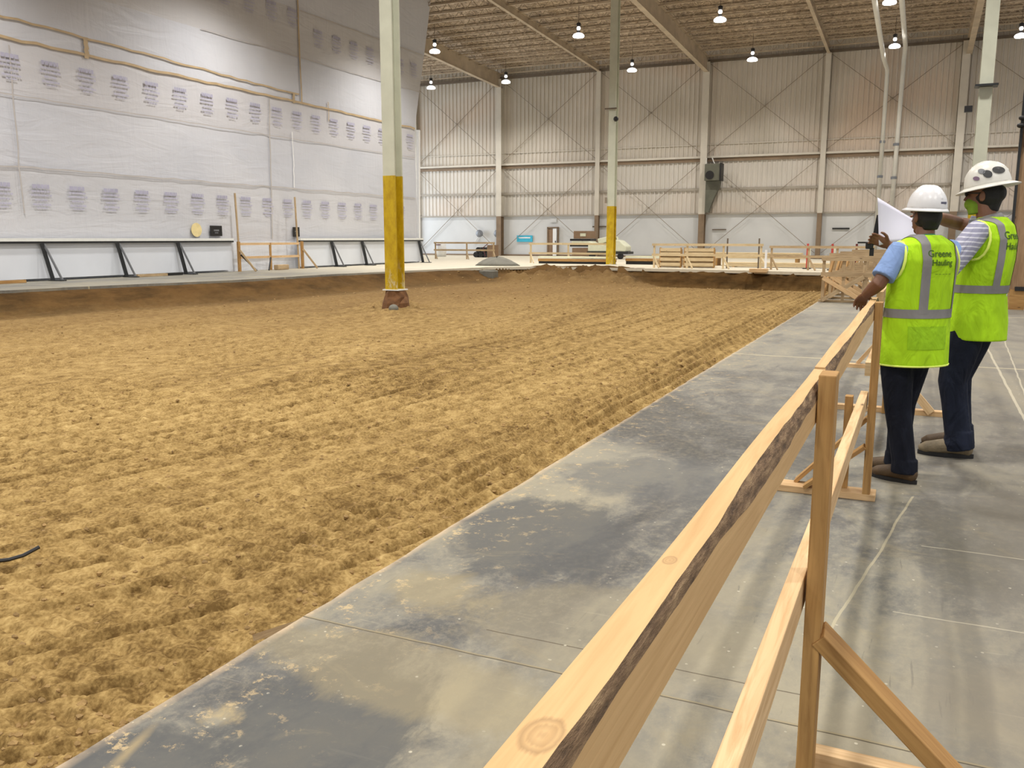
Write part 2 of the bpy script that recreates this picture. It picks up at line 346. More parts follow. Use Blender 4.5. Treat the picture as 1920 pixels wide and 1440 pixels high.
# ------------------------------------------------------------------ mesh builder
class MB:
    def __init__(s): s.v = []; s.f = []; s.uv = []; s.mi = []
    def face(s, idx, uvs=None, mi=0):
        s.f.append(tuple(idx)); s.uv.append(uvs or [(0, 0)]*len(idx)); s.mi.append(mi)
    def quad(s, a, b, c, d, mi=0):
        i = len(s.v); s.v += [tuple(a), tuple(b), tuple(c), tuple(d)]; s.face((i, i+1, i+2, i+3), None, mi); return s
    def beam(s, p0, p1, w, h, up=(0, 0, 1), mi=0, u0=None):
        p0, p1 = V(p0), V(p1); d = p1-p0; L = d.length
        if L < 1e-6: return s
        d = d/L; up = V(up)
        if abs(d.dot(up)) > .99: up = V((0, 1, 0))
        r = d.cross(up).normalized(); u_ = r.cross(d).normalized()
        i = len(s.v)
        for p in (p0, p1):
            for a, b in ((-1, -1), (1, -1), (1, 1), (-1, 1)):
                s.v.append(tuple(p + r*a*w/2 + u_*b*h/2))
        us = random.random()*5 if u0 is None else u0
        per = [0, w, w+h, 2*w+h, 2*w+2*h]
        for k in range(4):
            k2 = (k+1) % 4
            s.face((i+k, i+k2, i+4+k2, i+4+k), [(us, per[k]), (us, per[k+1]), (us+L, per[k+1]), (us+L, per[k])], mi)
        s.face((i+3, i+2, i+1, i), [(us, 0), (us+w*.3, 0), (us+w*.3, h), (us, h)], mi)
        s.face((i+4, i+5, i+6, i+7), [(us, 0), (us+w*.3, 0), (us+w*.3, h), (us, h)], mi)
        return s
    def box(s, c, d, mi=0):
        x, y, z = c; a, b, e = d
        dims = [(a, 0), (b, 1), (e, 2)]; ax = max(dims)[1]
        if ax == 0: return s.beam((x-a/2, y, z), (x+a/2, y, z), b, e, mi=mi)
        if ax == 1: return s.beam((x, y-b/2, z), (x, y+b/2, z), a, e, mi=mi)
        return s.beam((x, y, z-e/2), (x, y, z+e/2), a, b, up=(0, 1, 0), mi=mi)
    def tube(s, pts, rad, n=10, up=(0, 0, 1), cap=True, mi=0):
        """rad: a number, or a list of numbers / (across, upward) pairs"""
        pts = [V(p) for p in pts]; m = len(pts)
        if not hasattr(rad, '__len__'): rad = [rad]*m
        up = V(up); base = len(s.v); prev = None
        for k, p in enumerate(pts):
            if k == 0: d = pts[1]-pts[0]
            elif k == m-1: d = pts[-1]-pts[-2]
            else: d = (pts[k+1]-p).normalized()+(p-pts[k-1]).normalized()
            d.normalize()
            ref = up if prev is None else prev
            if abs(d.dot(ref)) > .97 and prev is None: ref = V((0, 1, 0)) if abs(d.y) < .9 else V((1, 0, 0))
            r = d.cross(ref).normalized(); u_ = r.cross(d).normalized(); prev = u_
            a, b = rad[k] if hasattr(rad[k], '__len__') else (rad[k], rad[k])
            for j in range(n):
                t = 2*PI*j/n
                s.v.append(tuple(p + r*a*math.cos(t) + u_*b*math.sin(t)))
        for k in range(m-1):
            for j in range(n):
                j2 = (j+1) % n; q = base+k*n; w = base+(k+1)*n
                s.face((q+j, q+j2, w+j2, w+j), None, mi)
        if cap:
            s.face([base+j for j in reversed(range(n))], None, mi); s.face([base+(m-1)*n+j for j in range(n)], None, mi)
        return s
    def lathe(s, c, prof, n=24, sx=1, sy=1, rot=None, mi=0):
        c = V(c); base = len(s.v); m = len(prof)
        for r, z in prof:
            for j in range(n):
                t = 2*PI*j/n; p = V((r*math.cos(t)*sx, r*math.sin(t)*sy, z))
                if rot is not None: p = rot @ p
                s.v.append(tuple(c+p))
        for k in range(m-1):
            for j in range(n):
                j2 = (j+1) % n
                s.face((base+k*n+j, base+k*n+j2, base+(k+1)*n+j2, base+(k+1)*n+j), None, mi)
        if prof[0][0] > 1e-5: s.face([base+j for j in reversed(range(n))], None, mi)
        if prof[-1][0] > 1e-5: s.face([base+(m-1)*n+j for j in range(n)], None, mi)
        return s
    def ell(s, c, r, rot=None, n=16, mi=0):
        prof = [(math.sin(PI*k/10), -math.cos(PI*k/10)) for k in range(11)]
        prof[0] = (1e-4, -1); prof[-1] = (1e-4, 1)
        R = (rot or Matrix.Identity(3)) @ Matrix.Diagonal(V(r))
        return s.lathe(c, prof, n, rot=R, mi=mi)
    def prism(s, poly, axis, a, b, mi=0):
        """poly: 2D points; extruded along axis 'x','y','z' between a and b"""
        def P(p, t):
            return {'x': (t, p[0], p[1]), 'y': (p[0], t, p[1]), 'z': (p[0], p[1], t)}[axis]
        i = len(s.v); n = len(poly)
        s.v += [P(p, a) for p in poly] + [P(p, b) for p in poly]
        s.face(list(range(i, i+n)), None, mi); s.face(list(range(i+2*n-1, i+n-1, -1)), None, mi)
        for k in range(n):
            k2 = (k+1) % n; s.face((i+k, i+k+n, i+k2+n, i+k2), None, mi)
        return s
    def mesh(s, name='m'):
        me = bpy.data.meshes.new(name); me.from_pydata(s.v, [], s.f); me.validate(clean_customdata=False)
        if len(me.polygons) == len(s.f):
            ul = me.uv_layers.new(name='UVMap'); flat = [c for f in s.uv for uv in f for c in uv]
            if len(flat) == 2*len(me.loops): ul.data.foreach_set('uv', flat)
            me.polygons.foreach_set('material_index', s.mi)
        me.update(); return me
    def build(s, name, mat, parent=None, smooth=False, fix=True, bevel=0):
        me = s.mesh(name)
        if fix:
            bm = bmesh.new(); bm.from_mesh(me); bmesh.ops.recalc_face_normals(bm, faces=bm.faces); bm.to_mesh(me); bm.free()
        return link(name, me, mat, parent, smooth, bevel)
def link(name, me, mat, parent=None, smooth=False, bevel=0):
    for m in (mat if isinstance(mat, (list, tuple)) else [mat]): me.materials.append(m)
    if smooth: me.polygons.foreach_set('use_smooth', [True]*len(me.polygons))
    o = bpy.data.objects.new(name, me); COL.objects.link(o)
    if parent is not None:
        o.parent = parent
        o.matrix_parent_inverse = Matrix.Translation(parent.location).inverted() if parent.type == 'EMPTY' and parent.get('_world') else Matrix.Identity(4)
    if bevel:
        b = o.modifiers.new('bevel', 'BEVEL'); b.width = bevel; b.segments = 2; b.limit_method = 'ANGLE'
    return o
def tag(o, label, cat, group=None, kind=None):
    if label: o['label'] = label
    if cat: o['category'] = cat
    if group: o['group'] = group
    if kind: o['kind'] = kind
    return o
def thing(name, label, cat, loc=(0, 0, 0), group=None):
    """Empty at the thing's base; parts are given in world coordinates"""
    o = bpy.data.objects.new(name, None); COL.objects.link(o); o.location = loc
    o.empty_display_size = .1; o['_world'] = 1
    tag(o, label, cat, group); return o
def struct(o): o['kind'] = 'structure'; return o
def dup_tree(o, parent=None, loc=None):
    c = o.copy(); COL.objects.link(c)
    if parent is not None: c.parent = parent
    if loc is not None: c.location = loc
    for ch in list(o.children): dup_tree(ch, c)
    return c

# ------------------------------------------------------------------ numpy noise
_tab = np.random.rand(256, 256)
def vnoise(x, y):
    xi = np.floor(x).astype(np.int64); yi = np.floor(y).astype(np.int64)
    fx = x-xi; fy = y-yi; fx = fx*fx*(3-2*fx); fy = fy*fy*(3-2*fy)
    a = _tab[xi % 256, yi % 256]; b = _tab[(xi+1) % 256, yi % 256]
    c = _tab[xi % 256, (yi+1) % 256]; d = _tab[(xi+1) % 256, (yi+1) % 256]
    return (a*(1-fx)+b*fx)*(1-fy)+(c*(1-fx)+d*fx)*fy
def fbm(x, y, o=4, g=.5):
    s = 0; a = 1; t = 0
    for k in range(o): s = s+a*(vnoise(x*2**k+17*k, y*2**k+31*k)-.5); t += a; a *= g
    return s/t
def sstep(x): x = np.clip(x, 0, 1); return x*x*(3-2*x)

# ------------------------------------------------------------------ floor and dug-out pit
CHAIN = [(-2.03, 38.6), (-4.5, 39.0), (-7, 39.7), (-9.5, 40.0), (-12, 40.3), (-15, 40.6), (-17.6, 40.2), (-19.2, 38.6), (-19.7, 35.8), (-20.3, 32.5), (-20.9, 28.5), (-20.9, 24.5), (-21.2, 22), (-22.0, 18.8), (-22.5, 15.7), (-23.3, 10), (-23.6, -4)]
ch = []
for (a, b) in zip(CHAIN[:-1], CHAIN[1:]):
    L = math.hypot(b[0]-a[0], b[1]-a[1]); n = max(2, int(L/.35))
    for k in range(n):
        t = k/n; w = 0 if (k == 0 and a == CHAIN[0]) else random.uniform(-.06, .06)
        ch.append((a[0]+(b[0]-a[0])*t + w*(1 if b[1] < 36 else .3), a[1]+(b[1]-a[1])*t + w))
ch.append(CHAIN[-1])
edge_x = [(-2.03+random.uniform(-.006, .006), 38.6-(38.6+4)*k/300) for k in range(1, 300)]
mb = MB()
def top_poly(poly):
    i = len(mb.v); mb.v += [(x, y, 0) for x, y in poly]; mb.face(list(range(i, i+len(poly))))
right = [(16, 64.4), (-2.03, 64.4), (-2.03, 38.6)] + edge_x + [(-2.03, -4), (-2.03, -12), (16, -12)]
top_poly(right)
left = [(-2.03, 64.4), (-46, 64.4), (-46, -12), (-23.6, -12)] + list(reversed(ch))
top_poly(left)
for line in (edge_x, ch):
    for a, b in zip(line[:-1], line[1:]):
        i = len(mb.v); mb.v += [(a[0], a[1], 0), (b[0], b[1], 0), (b[0], b[1], -.13), (a[0], a[1], -.13)]; mb.face((i, i+1, i+2, i+3))
floor = struct(mb.build('floor', M['concrete'], fix=False))
bm = bmesh.new(); bm.from_mesh(floor.data)
bmesh.ops.triangulate(bm, faces=[f for f in bm.faces if len(f.verts) > 4])
for f in bm.faces:
    f.normal_update()
    if abs(f.normal.z) > .5 and f.normal.z < 0: f.normal_flip()
bm.to_mesh(floor.data); bm.free()

def spaced(a, b, s0, s1, c, grow):
    out = [a]; x = a
    while x < b:
        d = abs(x-c); st = min(s1, s0+max(0, d-grow)*.010); x += st; out.append(x)
    return np.array(out)
ys = spaced(-3.8, 41.4, .018, .12, 3.5, 3.0)
xs = -spaced(1.9, 24.2, .018, .11, 3.5, 3.0)
GX, GY = np.meshgrid(xs, ys)
gx = GX.ravel(); gy = GY.ravel()
# distance to the far/left bank
D = np.full(gx.shape, 1e9)
for (a, b) in zip(CHAIN[:-1], CHAIN[1:]):
    ax, ay = a; bx, by = b; dx, dy = bx-ax, by-ay
    t = np.clip(((gx-ax)*dx+(gy-ay)*dy)/(dx*dx+dy*dy), 0, 1)
    sd = ((gx-ax)*dy-(gy-ay)*dx)/math.hypot(dx, dy)
    d = np.hypot(gx-ax-t*dx, gy-ay-t*dy)
    D = np.where(d < np.abs(D), np.where(sd < 0, d, -d), D) if True else D
inside = D
farw = sstep((gy-34)/4)*sstep((gx+13.5)/2.5)
width = 1.5*(1-farw)+.22*farw
bank = 1-sstep(np.abs(D)/width*np.where(D*1 > -1e8, 1, 1))
DEP = -.60
z = np.full(gx.shape, DEP)
z += .10*fbm(gx*.35, gy*.2, 3)-.22*sstep((gy-34.5)/4.5)
# tracks of the machines: nearly along y, swinging left close to the camera
g = -1.9*np.exp(-(gy-2)/1.7) + .35*fbm(gx*.12+3, gy*.1, 2)
u = gx-g
near = 1/(1+np.maximum(0, gy-14)*.04)
pas = fbm(gx*.45+9, gy*.3+4, 3)
u = u+.05*fbm(gx*.6+5, gy*.4, 2)
band = np.floor(u/.63); fu = u/.63-band
ph = _tab[(band.astype(int)*7) % 256, 3]*6.28; sl = _tab[(band.astype(int)*13) % 256, 9]
s_ = gy*1.02+.45*gx*np.exp(-(gy-2)/2.5)+.025*fbm(gx*.8, gy*.8+8, 2)
lug = np.sin(2*PI*s_/.215+ph)
rows = .5+.5*np.cos(2*PI*u/.21)
amp = .060*sstep((pas+.16)*5)+.006
nearp = np.exp(-((gx+4.3)/2.4)**2-((gy-3.2)/2.2)**2); amp = np.maximum(amp*(1-.4*nearp), .046*nearp)
pit_ = (.5+.5*lug)**1.5*rows**1.5
z += amp*(-1.35*pit_+.22*np.cos(2*PI*u/.21))
z += -.045*np.exp(-(np.minimum(fu, 1-fu)/.07)**2)*(.65+1.5*pas)+.020*np.exp(-((np.minimum(fu, 1-fu)-.13)/.06)**2)          # ridges between passes
# a second set of passes crossing at a small angle
u2 = gx*math.cos(.30)-gy*math.sin(.30)*.55+.15*fbm(gx*.5, gy*.5+2, 2)
lug2 = -(.5+.5*np.sin(2*PI*(gy+.3*gx)/.17))*np.maximum(0, np.sin(2*PI*u2/.9))*1.4
z += .024*lug2*sstep((fbm(gx*.3+20, gy*.22+7, 3)+.10)*3)
# furrows hugging the slab edge
fe = np.exp(-((gx+3.25)/.55)**2)*sstep((gy-4)/3)
z += .034*fe*np.cos(2*PI*(gx+.12*fbm(gy*.3, gx*0, 2))/.19)
# clods
cl = fbm(u*6, gy*4, 3, .5); cl2 = fbm(gx*20, gy*20, 3, .6)
patch = sstep((fbm(gx*.6+40, gy*.4+3, 3)+.12)*3)
z += (1-.8*nearp)*(.020*cl*(.12+patch)+.013*cl2*(.25+patch))
# loose heaps near the camera's left corner and beside the footing
z += .05*np.exp(-(((gx+2.6)/.7)**2+((gy-.9)/.7)**2))*(1+4*cl)
z += .22*np.exp(-(((gx+13.3)/1.1)**2+((gy-20.9)/1.0)**2))*(1+2*cl)
z += .10*np.exp(-(((gx+11.6)/1.6)**2+((gy-18.7)/.5)**2))
# spoil mound against the far bank
md = np.exp(-(((gx+15.2)/3.4)**4))*sstep((gy-35.0)/4.2)
z += md*(.74+.55*fbm(gx*.8, gy*.8, 2)+.95*fbm(gx*2.0, gy*1.5, 4, .6)+.07*np.sin(gx*2.3+gy*1.8))
# banks
bank = bank*(1-.8*np.clip(md*1.5, 0, 1))
z = z*(1-bank)+bank*(-.075+.03*fbm(gx*2, gy*2, 3)) + bank*(1-bank)*.5*fbm(gx*1.6, gy*1.6, 4)
z = np.where((inside < 0) & (md < .25), np.clip(z, -.11, -.02), z)
z = np.where((inside < 0) & (md >= .25), -.05+((md-.25)*.16+.25*fbm(gx*1.3, gy*1.3, 3))*sstep((41.3-gy)/.9), z)
# keep everything under the slab along the walkway
z = np.where(gx > -2.08, np.minimum(z, -.2), z)
nx, ny = len(xs), len(ys)
me = bpy.data.meshes.new('dirt_pit')
me.vertices.add(nx*ny); me.vertices.foreach_set('co', np.stack([gx, gy, z], 1).astype(np.float32).ravel())
idx = np.arange(nx*ny).reshape(ny, nx)
q = np.stack([idx[:-1, :-1], idx[1:, :-1], idx[1:, 1:], idx[:-1, 1:]], -1).reshape(-1, 4)
me.loops.add(q.size); me.loops.foreach_set('vertex_index', q.ravel().astype(np.int32))
me.polygons.add(len(q)); me.polygons.foreach_set('loop_start', np.arange(0, q.size, 4, dtype=np.int32))
me.update(calc_edges=True); me.validate()
bmz = z.reshape(ny, nx)
def dirt_z(x, y):
    i = int(np.argmin(np.abs(xs-x))); j = int(np.argmin(np.abs(ys-y))); return float(bmz[j, i])
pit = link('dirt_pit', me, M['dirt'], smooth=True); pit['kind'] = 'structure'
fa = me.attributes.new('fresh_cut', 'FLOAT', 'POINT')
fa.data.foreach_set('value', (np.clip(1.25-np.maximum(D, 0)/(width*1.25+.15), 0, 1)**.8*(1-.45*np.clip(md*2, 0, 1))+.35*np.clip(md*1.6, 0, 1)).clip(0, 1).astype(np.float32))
if me.polygons[len(me.polygons)//2].normal.z < 0: me.flip_normals()

# loose clods of soil lying about the pit: nobody could count them
mb = MB()
for k in range(2600):
    if k < 1500: x = -2.9-random.random()**1.5*7; y = .6+random.random()**1.6*14
    elif k < 1900: x = -2.3-random.random()*1.6; y = .3+random.random()*2.2
    else: x = random.uniform(-19.5, -3); y = random.uniform(8, 38)
    r = random.uniform(.006, .017)*(1+max(0, y-6)*.07)
    zz = dirt_z(x, y)
    b = len(mb.v); n = 6
    j = [random.uniform(.7, 1.3) for _ in range(14)]
    mb.v.append((x, y, zz+r*1.1*j[0]))
    for i in range(n): t = 2*PI*i/n; mb.v.append((x+r*1.2*math.cos(t)*j[i+1], y+r*math.sin(t)*j[i+1], zz+r*.35*j[i+7]))
    for i in range(n): t = 2*PI*i/n; mb.v.append((x+r*1.2*math.cos(t)*j[i+7], y+r*math.sin(t)*j[i+7], zz-r*.7))
    for i in range(n):
        i2 = (i+1) % n; mb.face((b, b+1+i, b+1+i2)); mb.face((b+1+i, b+7+i, b+7+i2, b+1+i2))
tag(mb.build('soil_clods', M['clod'], fix=False), 'loose clods of sandy soil scattered over the dug-out pit', 'soil', kind='stuff')

# ------------------------------------------------------------------ left wall of white poly sheeting
XW = -26.6
def wall_edge(zz): return 44.4 if zz < 7.6 else 44.4+(zz-7.6)*.27
mb = MB(); nz, nyy = 34, 240
for j in range(nz+1):
    zz = 17.2*j/nz; ye = wall_edge(zz)
    for i in range(nyy+1):
        y = -12+(ye+12)*i/nyy
        w = .05*float(fbm(np.array([y*.5]), np.array([zz*.7]), 3)[0])
        w += .035*math.exp(-((y-31.4-(zz-5)*.05)/.35)**2)+.03*math.exp(-((y-33.4)/.25)**2)*(1 if zz < 6 else .2)
        mb.v.append((XW+w, y, zz))
for j in range(nz):
    for i in range(nyy):
        a = j*(nyy+1)+i; mb.face((a, a+1, a+nyy+2, a+nyy+1))
wl = struct(mb.build('wall_left', M['sheet'], smooth=True))
# seams and tapes
def tape(z0f, y0, y1, w, mat, name='seam_tape', wav=.03, dx=.055):
    m = MB(); n = max(3, int((y1-y0)/.5)); pv = None
    for k in range(n+1):
        y = y0+(y1-y0)*k/n; zc = z0f(y)+random.uniform(-wav, wav)
        cur = ((XW+dx, y, zc-w/2), (XW+dx, y, zc+w/2))
        if pv: m.quad(pv[0], cur[0], cur[1], pv[1])
        pv = cur
    return m.build(name, mat, wl)
tape(lambda y: 8.25-(y-19)*.022, 10, 34.0, .07, M['tape'])
tape(lambda y: 7.62-(y-19)*.003, 10, 44.3, .09, M['tape'])
tape(lambda y: 11.68, 34.3, 45.3, .06, M['tape_grey'], wav=.01)
tape(lambda y: 9.6, 28, 44.9, .04, M['tape_grey'], wav=.01)
tape(lambda y: 5.9, 10, 44.2, .04, M['tape_grey'], wav=.02)
tape(lambda y: 3.66, 10, 44.2, .05, M['tape_grey'], wav=.03)
def vtape(y, z0, z1, w, mat, sl=0.0):
    m = MB(); n = 10; pv = None
    for k in range(n+1):
        zz = z0+(z1-z0)*k/n; yc = y+sl*(zz-z0)+random.uniform(-.03, .03)
        cur = ((XW+.06, yc-w/2, zz), (XW+.06, yc+w/2, zz))
        if pv: m.quad(pv[0], cur[0], cur[1], pv[1])
        pv = cur
    m.build('seam_tape', mat, wl)
vtape(34.15, 7.6, 14.5, .09, M['tape']); vtape(22.5, 7.5, 8.2, .18, M['tape']); vtape(33.6, 7.5, 7.95, .16, M['tape'])
vtape(31.7, 1.4, 7.5, .07, M['tape_grey'], .03); vtape(33.4, 3.7, 6.2, .06, M['white']); vtape(36.2, 7.0, 7.9, .05, M['tape'])
vtape(19.6, 2.2, 7.4, .05, M['tape_grey'])
# rows of illegible printing on the sheeting
def prints(zc, y0, y1, pitch, skip=()):
    m = MB(); k = 0; y = y0
    while y < y1:
        if not any(a < y < b for a, b in skip):
            rr = random.Random(int(y*10))
            for li, (dz, wd, hh) in enumerate(((.36, .62, .13), (.20, .70, .055), (.07, .76, .055), (-.08, .50, .05), (-.23, .66, .06), (-.34, .4, .04))):
                x = -wd/2
                while x < wd/2-.03:
                    ww = rr.uniform(.05, .17)
                    a, b = y+x, y+min(x+ww, wd/2)
                    m.quad((XW+.062, a, zc+dz-hh/2), (XW+.062, b, zc+dz-hh/2), (XW+.062, b, zc+dz+hh/2), (XW+.062, a, zc+dz+hh/2), 1 if li == 0 else 0)
                    x += ww+.022
        y += pitch
    return m.build('printed_row', [M['print'], M['print_dark']], wl)
prints(6.72, 12.5, 44, 1.42); prints(2.72, 11.9, 43.6, 1.40); prints(10.65, 35.6, 44.6, 1.45); prints(11.2, 29.4, 34.2, 1.45)
# end post of the sheeted wall
mb = MB(); mb.beam((XW, 44.55, 0), (XW, 44.75, 7.5), .16, .16); 
struct(mb.build('trim_1', M['white']))

# ------------------------------------------------------------------ back wall
YB = 64.0; ZP = 3.1; ZT = 14.2
mb = MB(); mb.box((-15, YB+.1, ZP/2), (62, .16, ZP))
wb = struct(mb.build('wall_back', M['panel']))
mb = MB(); x = -46.0; prev = None; pts = []
while x < 16.2:
    pts += [(x, 0), (x+.20, 0), (x+.235, -.055), (x+.295, -.055)]; x += .33
for (a, b) in zip(pts[:-1], pts[1:]):
    mb.quad((a[0], YB+.02+a[1], ZP), (b[0], YB+.02+b[1], ZP), (b[0], YB+.02+b[1], ZT+.4), (a[0], YB+.02+a[1], ZT+.4))
mb.build('ribbed_cladding', M['clad'], wb, fix=False)
def trim(n, c, d, mat): return struct(MB().box(c, d).build('trim_%d' % n, mat))
trim(2, (-15, YB-.12, 7.08), (62, .24, .14), M['cream_steel'])
trim(3, (-15, YB-.06, 6.88), (62, .12, .22), M['brown_wrap'])
trim(4, (-15, YB-.06, 4.85), (62, .10, .16), M['trimline'])
trim(5, (-15, YB-.06, 3.12), (62, .10, .10), M['trimline'])
trim(6, (-15, YB-.05, .06), (62, .10, .12), M['brown_wrap'])
trim(7, (-15, YB-.05, 7.95), (62, .06, .05), M['cream_steel'])
trim(8, (-15, YB-.15, 13.6), (62, .2, .16), M['joist_dark'])
COLX = [-38.2, -30.5, -22.4, -14.4, -6.4, 1.75, 10]
n = 9
for i, cx in enumerate(COLX):
    big = i in (1, 3, 5)
    w, d = (.46, .55) if big else (.34, .34)
    m = MB()
    y = YB-d/2
    m.box((cx, YB-d+.02, 8.3), (w, .03, 10.4)); m.box((cx, YB-.03, 8.3), (w, .03, 10.4)); m.box((cx, y, 8.3), (.03, d-.04, 10.4))
    o = struct(m.build('trim_%d' % n, M['cream_steel'])); n += 1
    m = MB(); m.box((cx, YB-d+.02, 1.55), (w*.9, .03, 3.1)); m.box((cx, YB-.03, 1.55), (w*.9, .03, 3.1)); m.box((cx, y, 1.55), (.03, d-.04, 3.1))
    m.build('column_foot', M['brown_wrap'], o)
# cross bracing
names = ['the first', 'the second', 'the third', 'the fourth', 'the fifth', 'the sixth']
for i in range(6):
    a, b = COLX[i]+.2, COLX[i+1]-.2; m_ = (a+b)/2
    for (z0, z1, lv) in ((7.3, 13.4, 'upper'), (.4, 6.8, 'lower')):
        bay = names[i] + ' back wall bay from the left'
        t = thing('cross_brace', 'thin crossed rods %s the girt in %s' % ('above' if lv == 'upper' else 'below', bay), 'brace', (m_, YB-.2, z0), 'cross bracing on the back wall')
        MB().tube([(a, YB-.16, z0), (b, YB-.16, z1)], .020, 6).build('brace_rod', M['rod'], t)
        MB().tube([(a, YB-.22, z1), (b, YB-.22, z0)], .020, 6).build('brace_rod', M['rod'], t)
        MB().box((m_, YB-.19, (z0+z1)/2), (.12, .1, .12)).build('turnbuckle', M['rod'], t)

# ------------------------------------------------------------------ roof
def roof_z(y): return 14.42+(YB-y)*.042
mb = MB()
mb.quad((-46, YB+.4, roof_z(YB+.4)), (16, YB+.4, roof_z(YB+.4)), (16, -12, roof_z(-12)), (-46, -12, roof_z(-12)))
mb.quad((-46, YB+.4, roof_z(YB+.4)+.15), (-46, -12, roof_z(-12)+.15), (16, -12, roof_z(-12)+.15), (16, YB+.4, roof_z(YB+.4)+.15))
struct(mb.build('ceiling', M['deck'], fix=False))
y = 63.2; first = None; k = 0
while y > 14:
    if first is None:
        m = MB(); L0, L1 = -46, 16
        m.box(((L0+L1)/2, 0, -.06), (L1-L0, .11, .07)); m.box(((L0+L1)/2, 0, -.62), (L1-L0, .11, .06))
        x = L0; up = True
        while x < L1-.01:
            x2 = x+.42; m.beam((x, 0, -.6 if up else -.08), (x2, 0, -.08 if up else -.6), .035, .035); up = not up; x = x2
        first = m.build('roof_joist', M['joist'])
        o = first
    else:
        o = first.copy(); COL.objects.link(o)
    o.location = (0, y, roof_z(y)); o['kind'] = 'structure'
    tag(o, 'one of the open-web steel joists running across under the roof deck', None, 'open-web roof joists')
    y -= 1.55; k += 1
# girders running towards the camera
def girder(cx, z_end, slope, depth, w, y1=-12):
    m = MB()
    def zb(yy): return z_end+(YB-yy)*slope
    for yy0, yy1 in ((YB-.1, y1),):
        m.beam((cx, yy0, zb(yy0)), (cx, yy1, zb(yy1)), w, .04); m.beam((cx, yy0, zb(yy0)+depth), (cx, yy1, zb(yy1)+depth), w, .04)
        m.beam((cx, yy0, zb(yy0)+depth/2), (cx, yy1, zb(yy1)+depth/2), .03, depth)
    return struct(m.build('roof_girder', M['joist']))
for cx, ze, dep, w in ((-30.5, 12.88, 1.0, .30), (-14.4, 12.82, 1.02, .32), (1.9, 12.7, 1.0, .32), (-22.4, 13.5, .4, .2), (-6.4, 13.45, .4, .2)):
    girder(cx, ze, .042, dep, w)

# ------------------------------------------------------------------ steel columns
def h_column(cx, cy, zb, zt, size, label, yellow_to=3.05):
    t = thing('steel_column', label, 'column', (cx, cy, zb))
    s2 = size/2
    def sec(z0, z1, e=0):
        m = MB(); zc = (z0+z1)/2; L = z1-z0
        m.box((cx, cy-s2, zc), (size+e, .045+e, L)); m.box((cx, cy+s2, zc), (size+e, .045+e, L)); m.box((cx, cy, zc), (.04+e, size, L))
        return m
    sec(zb, zt).build('shaft', M['col_steel'], t)
    if yellow_to: sec(zb+.03, yellow_to, .008).build('yellow_paint_band', M['yellow'], t)
    m = MB(); m.box((cx, cy, zb+.015), (size+.14, size+.14, .03)); m.build('base_plate', M['rail_cap'], t)
    return t
h_column(-13.0, 20.5, 0.0, 15.0, .36, 'yellow-based pale green steel column standing in the middle of the dug-out soil')
t = h_column(-14.85, 44.6, 0.0, 13.9, .38, 'pale steel column with yellow base at the far edge of the pit')
MB().ell((-14.62, 44.3, 7.42), (.13, .12, .13)).build('bell', M['black'], t, smooth=True)
MB().box((-14.9, 44.3, 7.95), (.62, .1, .06)).build('bracket', M['joist_dark'], t)
MB().box((-15.1, 44.35, 3.35), (.1, .06, .3)).build('bracket', M['rod'], t)
t = h_column(1.45, 31.0, 0.0, 14.3, .36, 'tall pale steel column rising behind the taller worker')
MB().box((1.45, 30.8, 5.93), (.62, .5, .06)).build('clamp_band', M['black_steel'], t)
MB().box((1.02, 30.8, 5.28), (.22, .15, .18)).build('bracket', M['black'], t)
# earth-stained footing under the near column
t = thing('column_footing', 'rough earth-caked footing exposed under the column in the pit', 'footing', (-13, 20.5, -.6))
mb = MB(); mb.lathe((-13.0, 20.5, -.66), [(.46, 0), (.42, .15), (.36, .32), (.31, .48), (.27, .645)], 11)
me = mb.mesh(); 
for v in me.vertices: v.co += V((random.uniform(-.05, .05), random.uniform(-.05, .05), 0))
link('footing_block', me, M['rust'], t)
MB().ell((-12.78, 20.05, -.47), (.14, .12, .12)).build('stone', M['tarp'], t)

# ------------------------------------------------------------------ lamps
def lamp(x, y, z, label):
    t = thing('high_bay_lamp', label, 'lamp', (x, y, z), 'high bay lamps')
    return t
LAMPS = [(-27.3, 48.0, 'glowing high bay lamp beside the top of the sheeted wall, upper of two there'), (-18.0, 47.7, 'glowing high bay lamp hanging between the sheeted wall and the middle column, nearer row'),
         (-10.15, 47.35, 'glowing high bay lamp just right of the big sloping roof girder, nearer row'), (-2.15, 47.3, 'glowing high bay lamp cut by the top photo edge, between two pipes'),
         (-33.97, 59.1, 'glowing high bay lamp beside the end of the sheeted wall, lower of two there'), (-27.85, 59.2, 'small dimmer high bay lamp in front of the column end beneath the leftmost girder'),
         (-18.3, 58.65, 'glowing high bay lamp just right of the middle column, in the far row'), (-10.4, 58.4, 'glowing high bay lamp in the far row before the pinkish wall bay'),
         (-2.2, 57.9, 'glowing high bay lamp in the far row hanging between two white pipes'), (4.2, 57.9, 'glowing high bay lamp at the right edge of the photo, above the taller worker')]
proto = None
LZ = 12.5
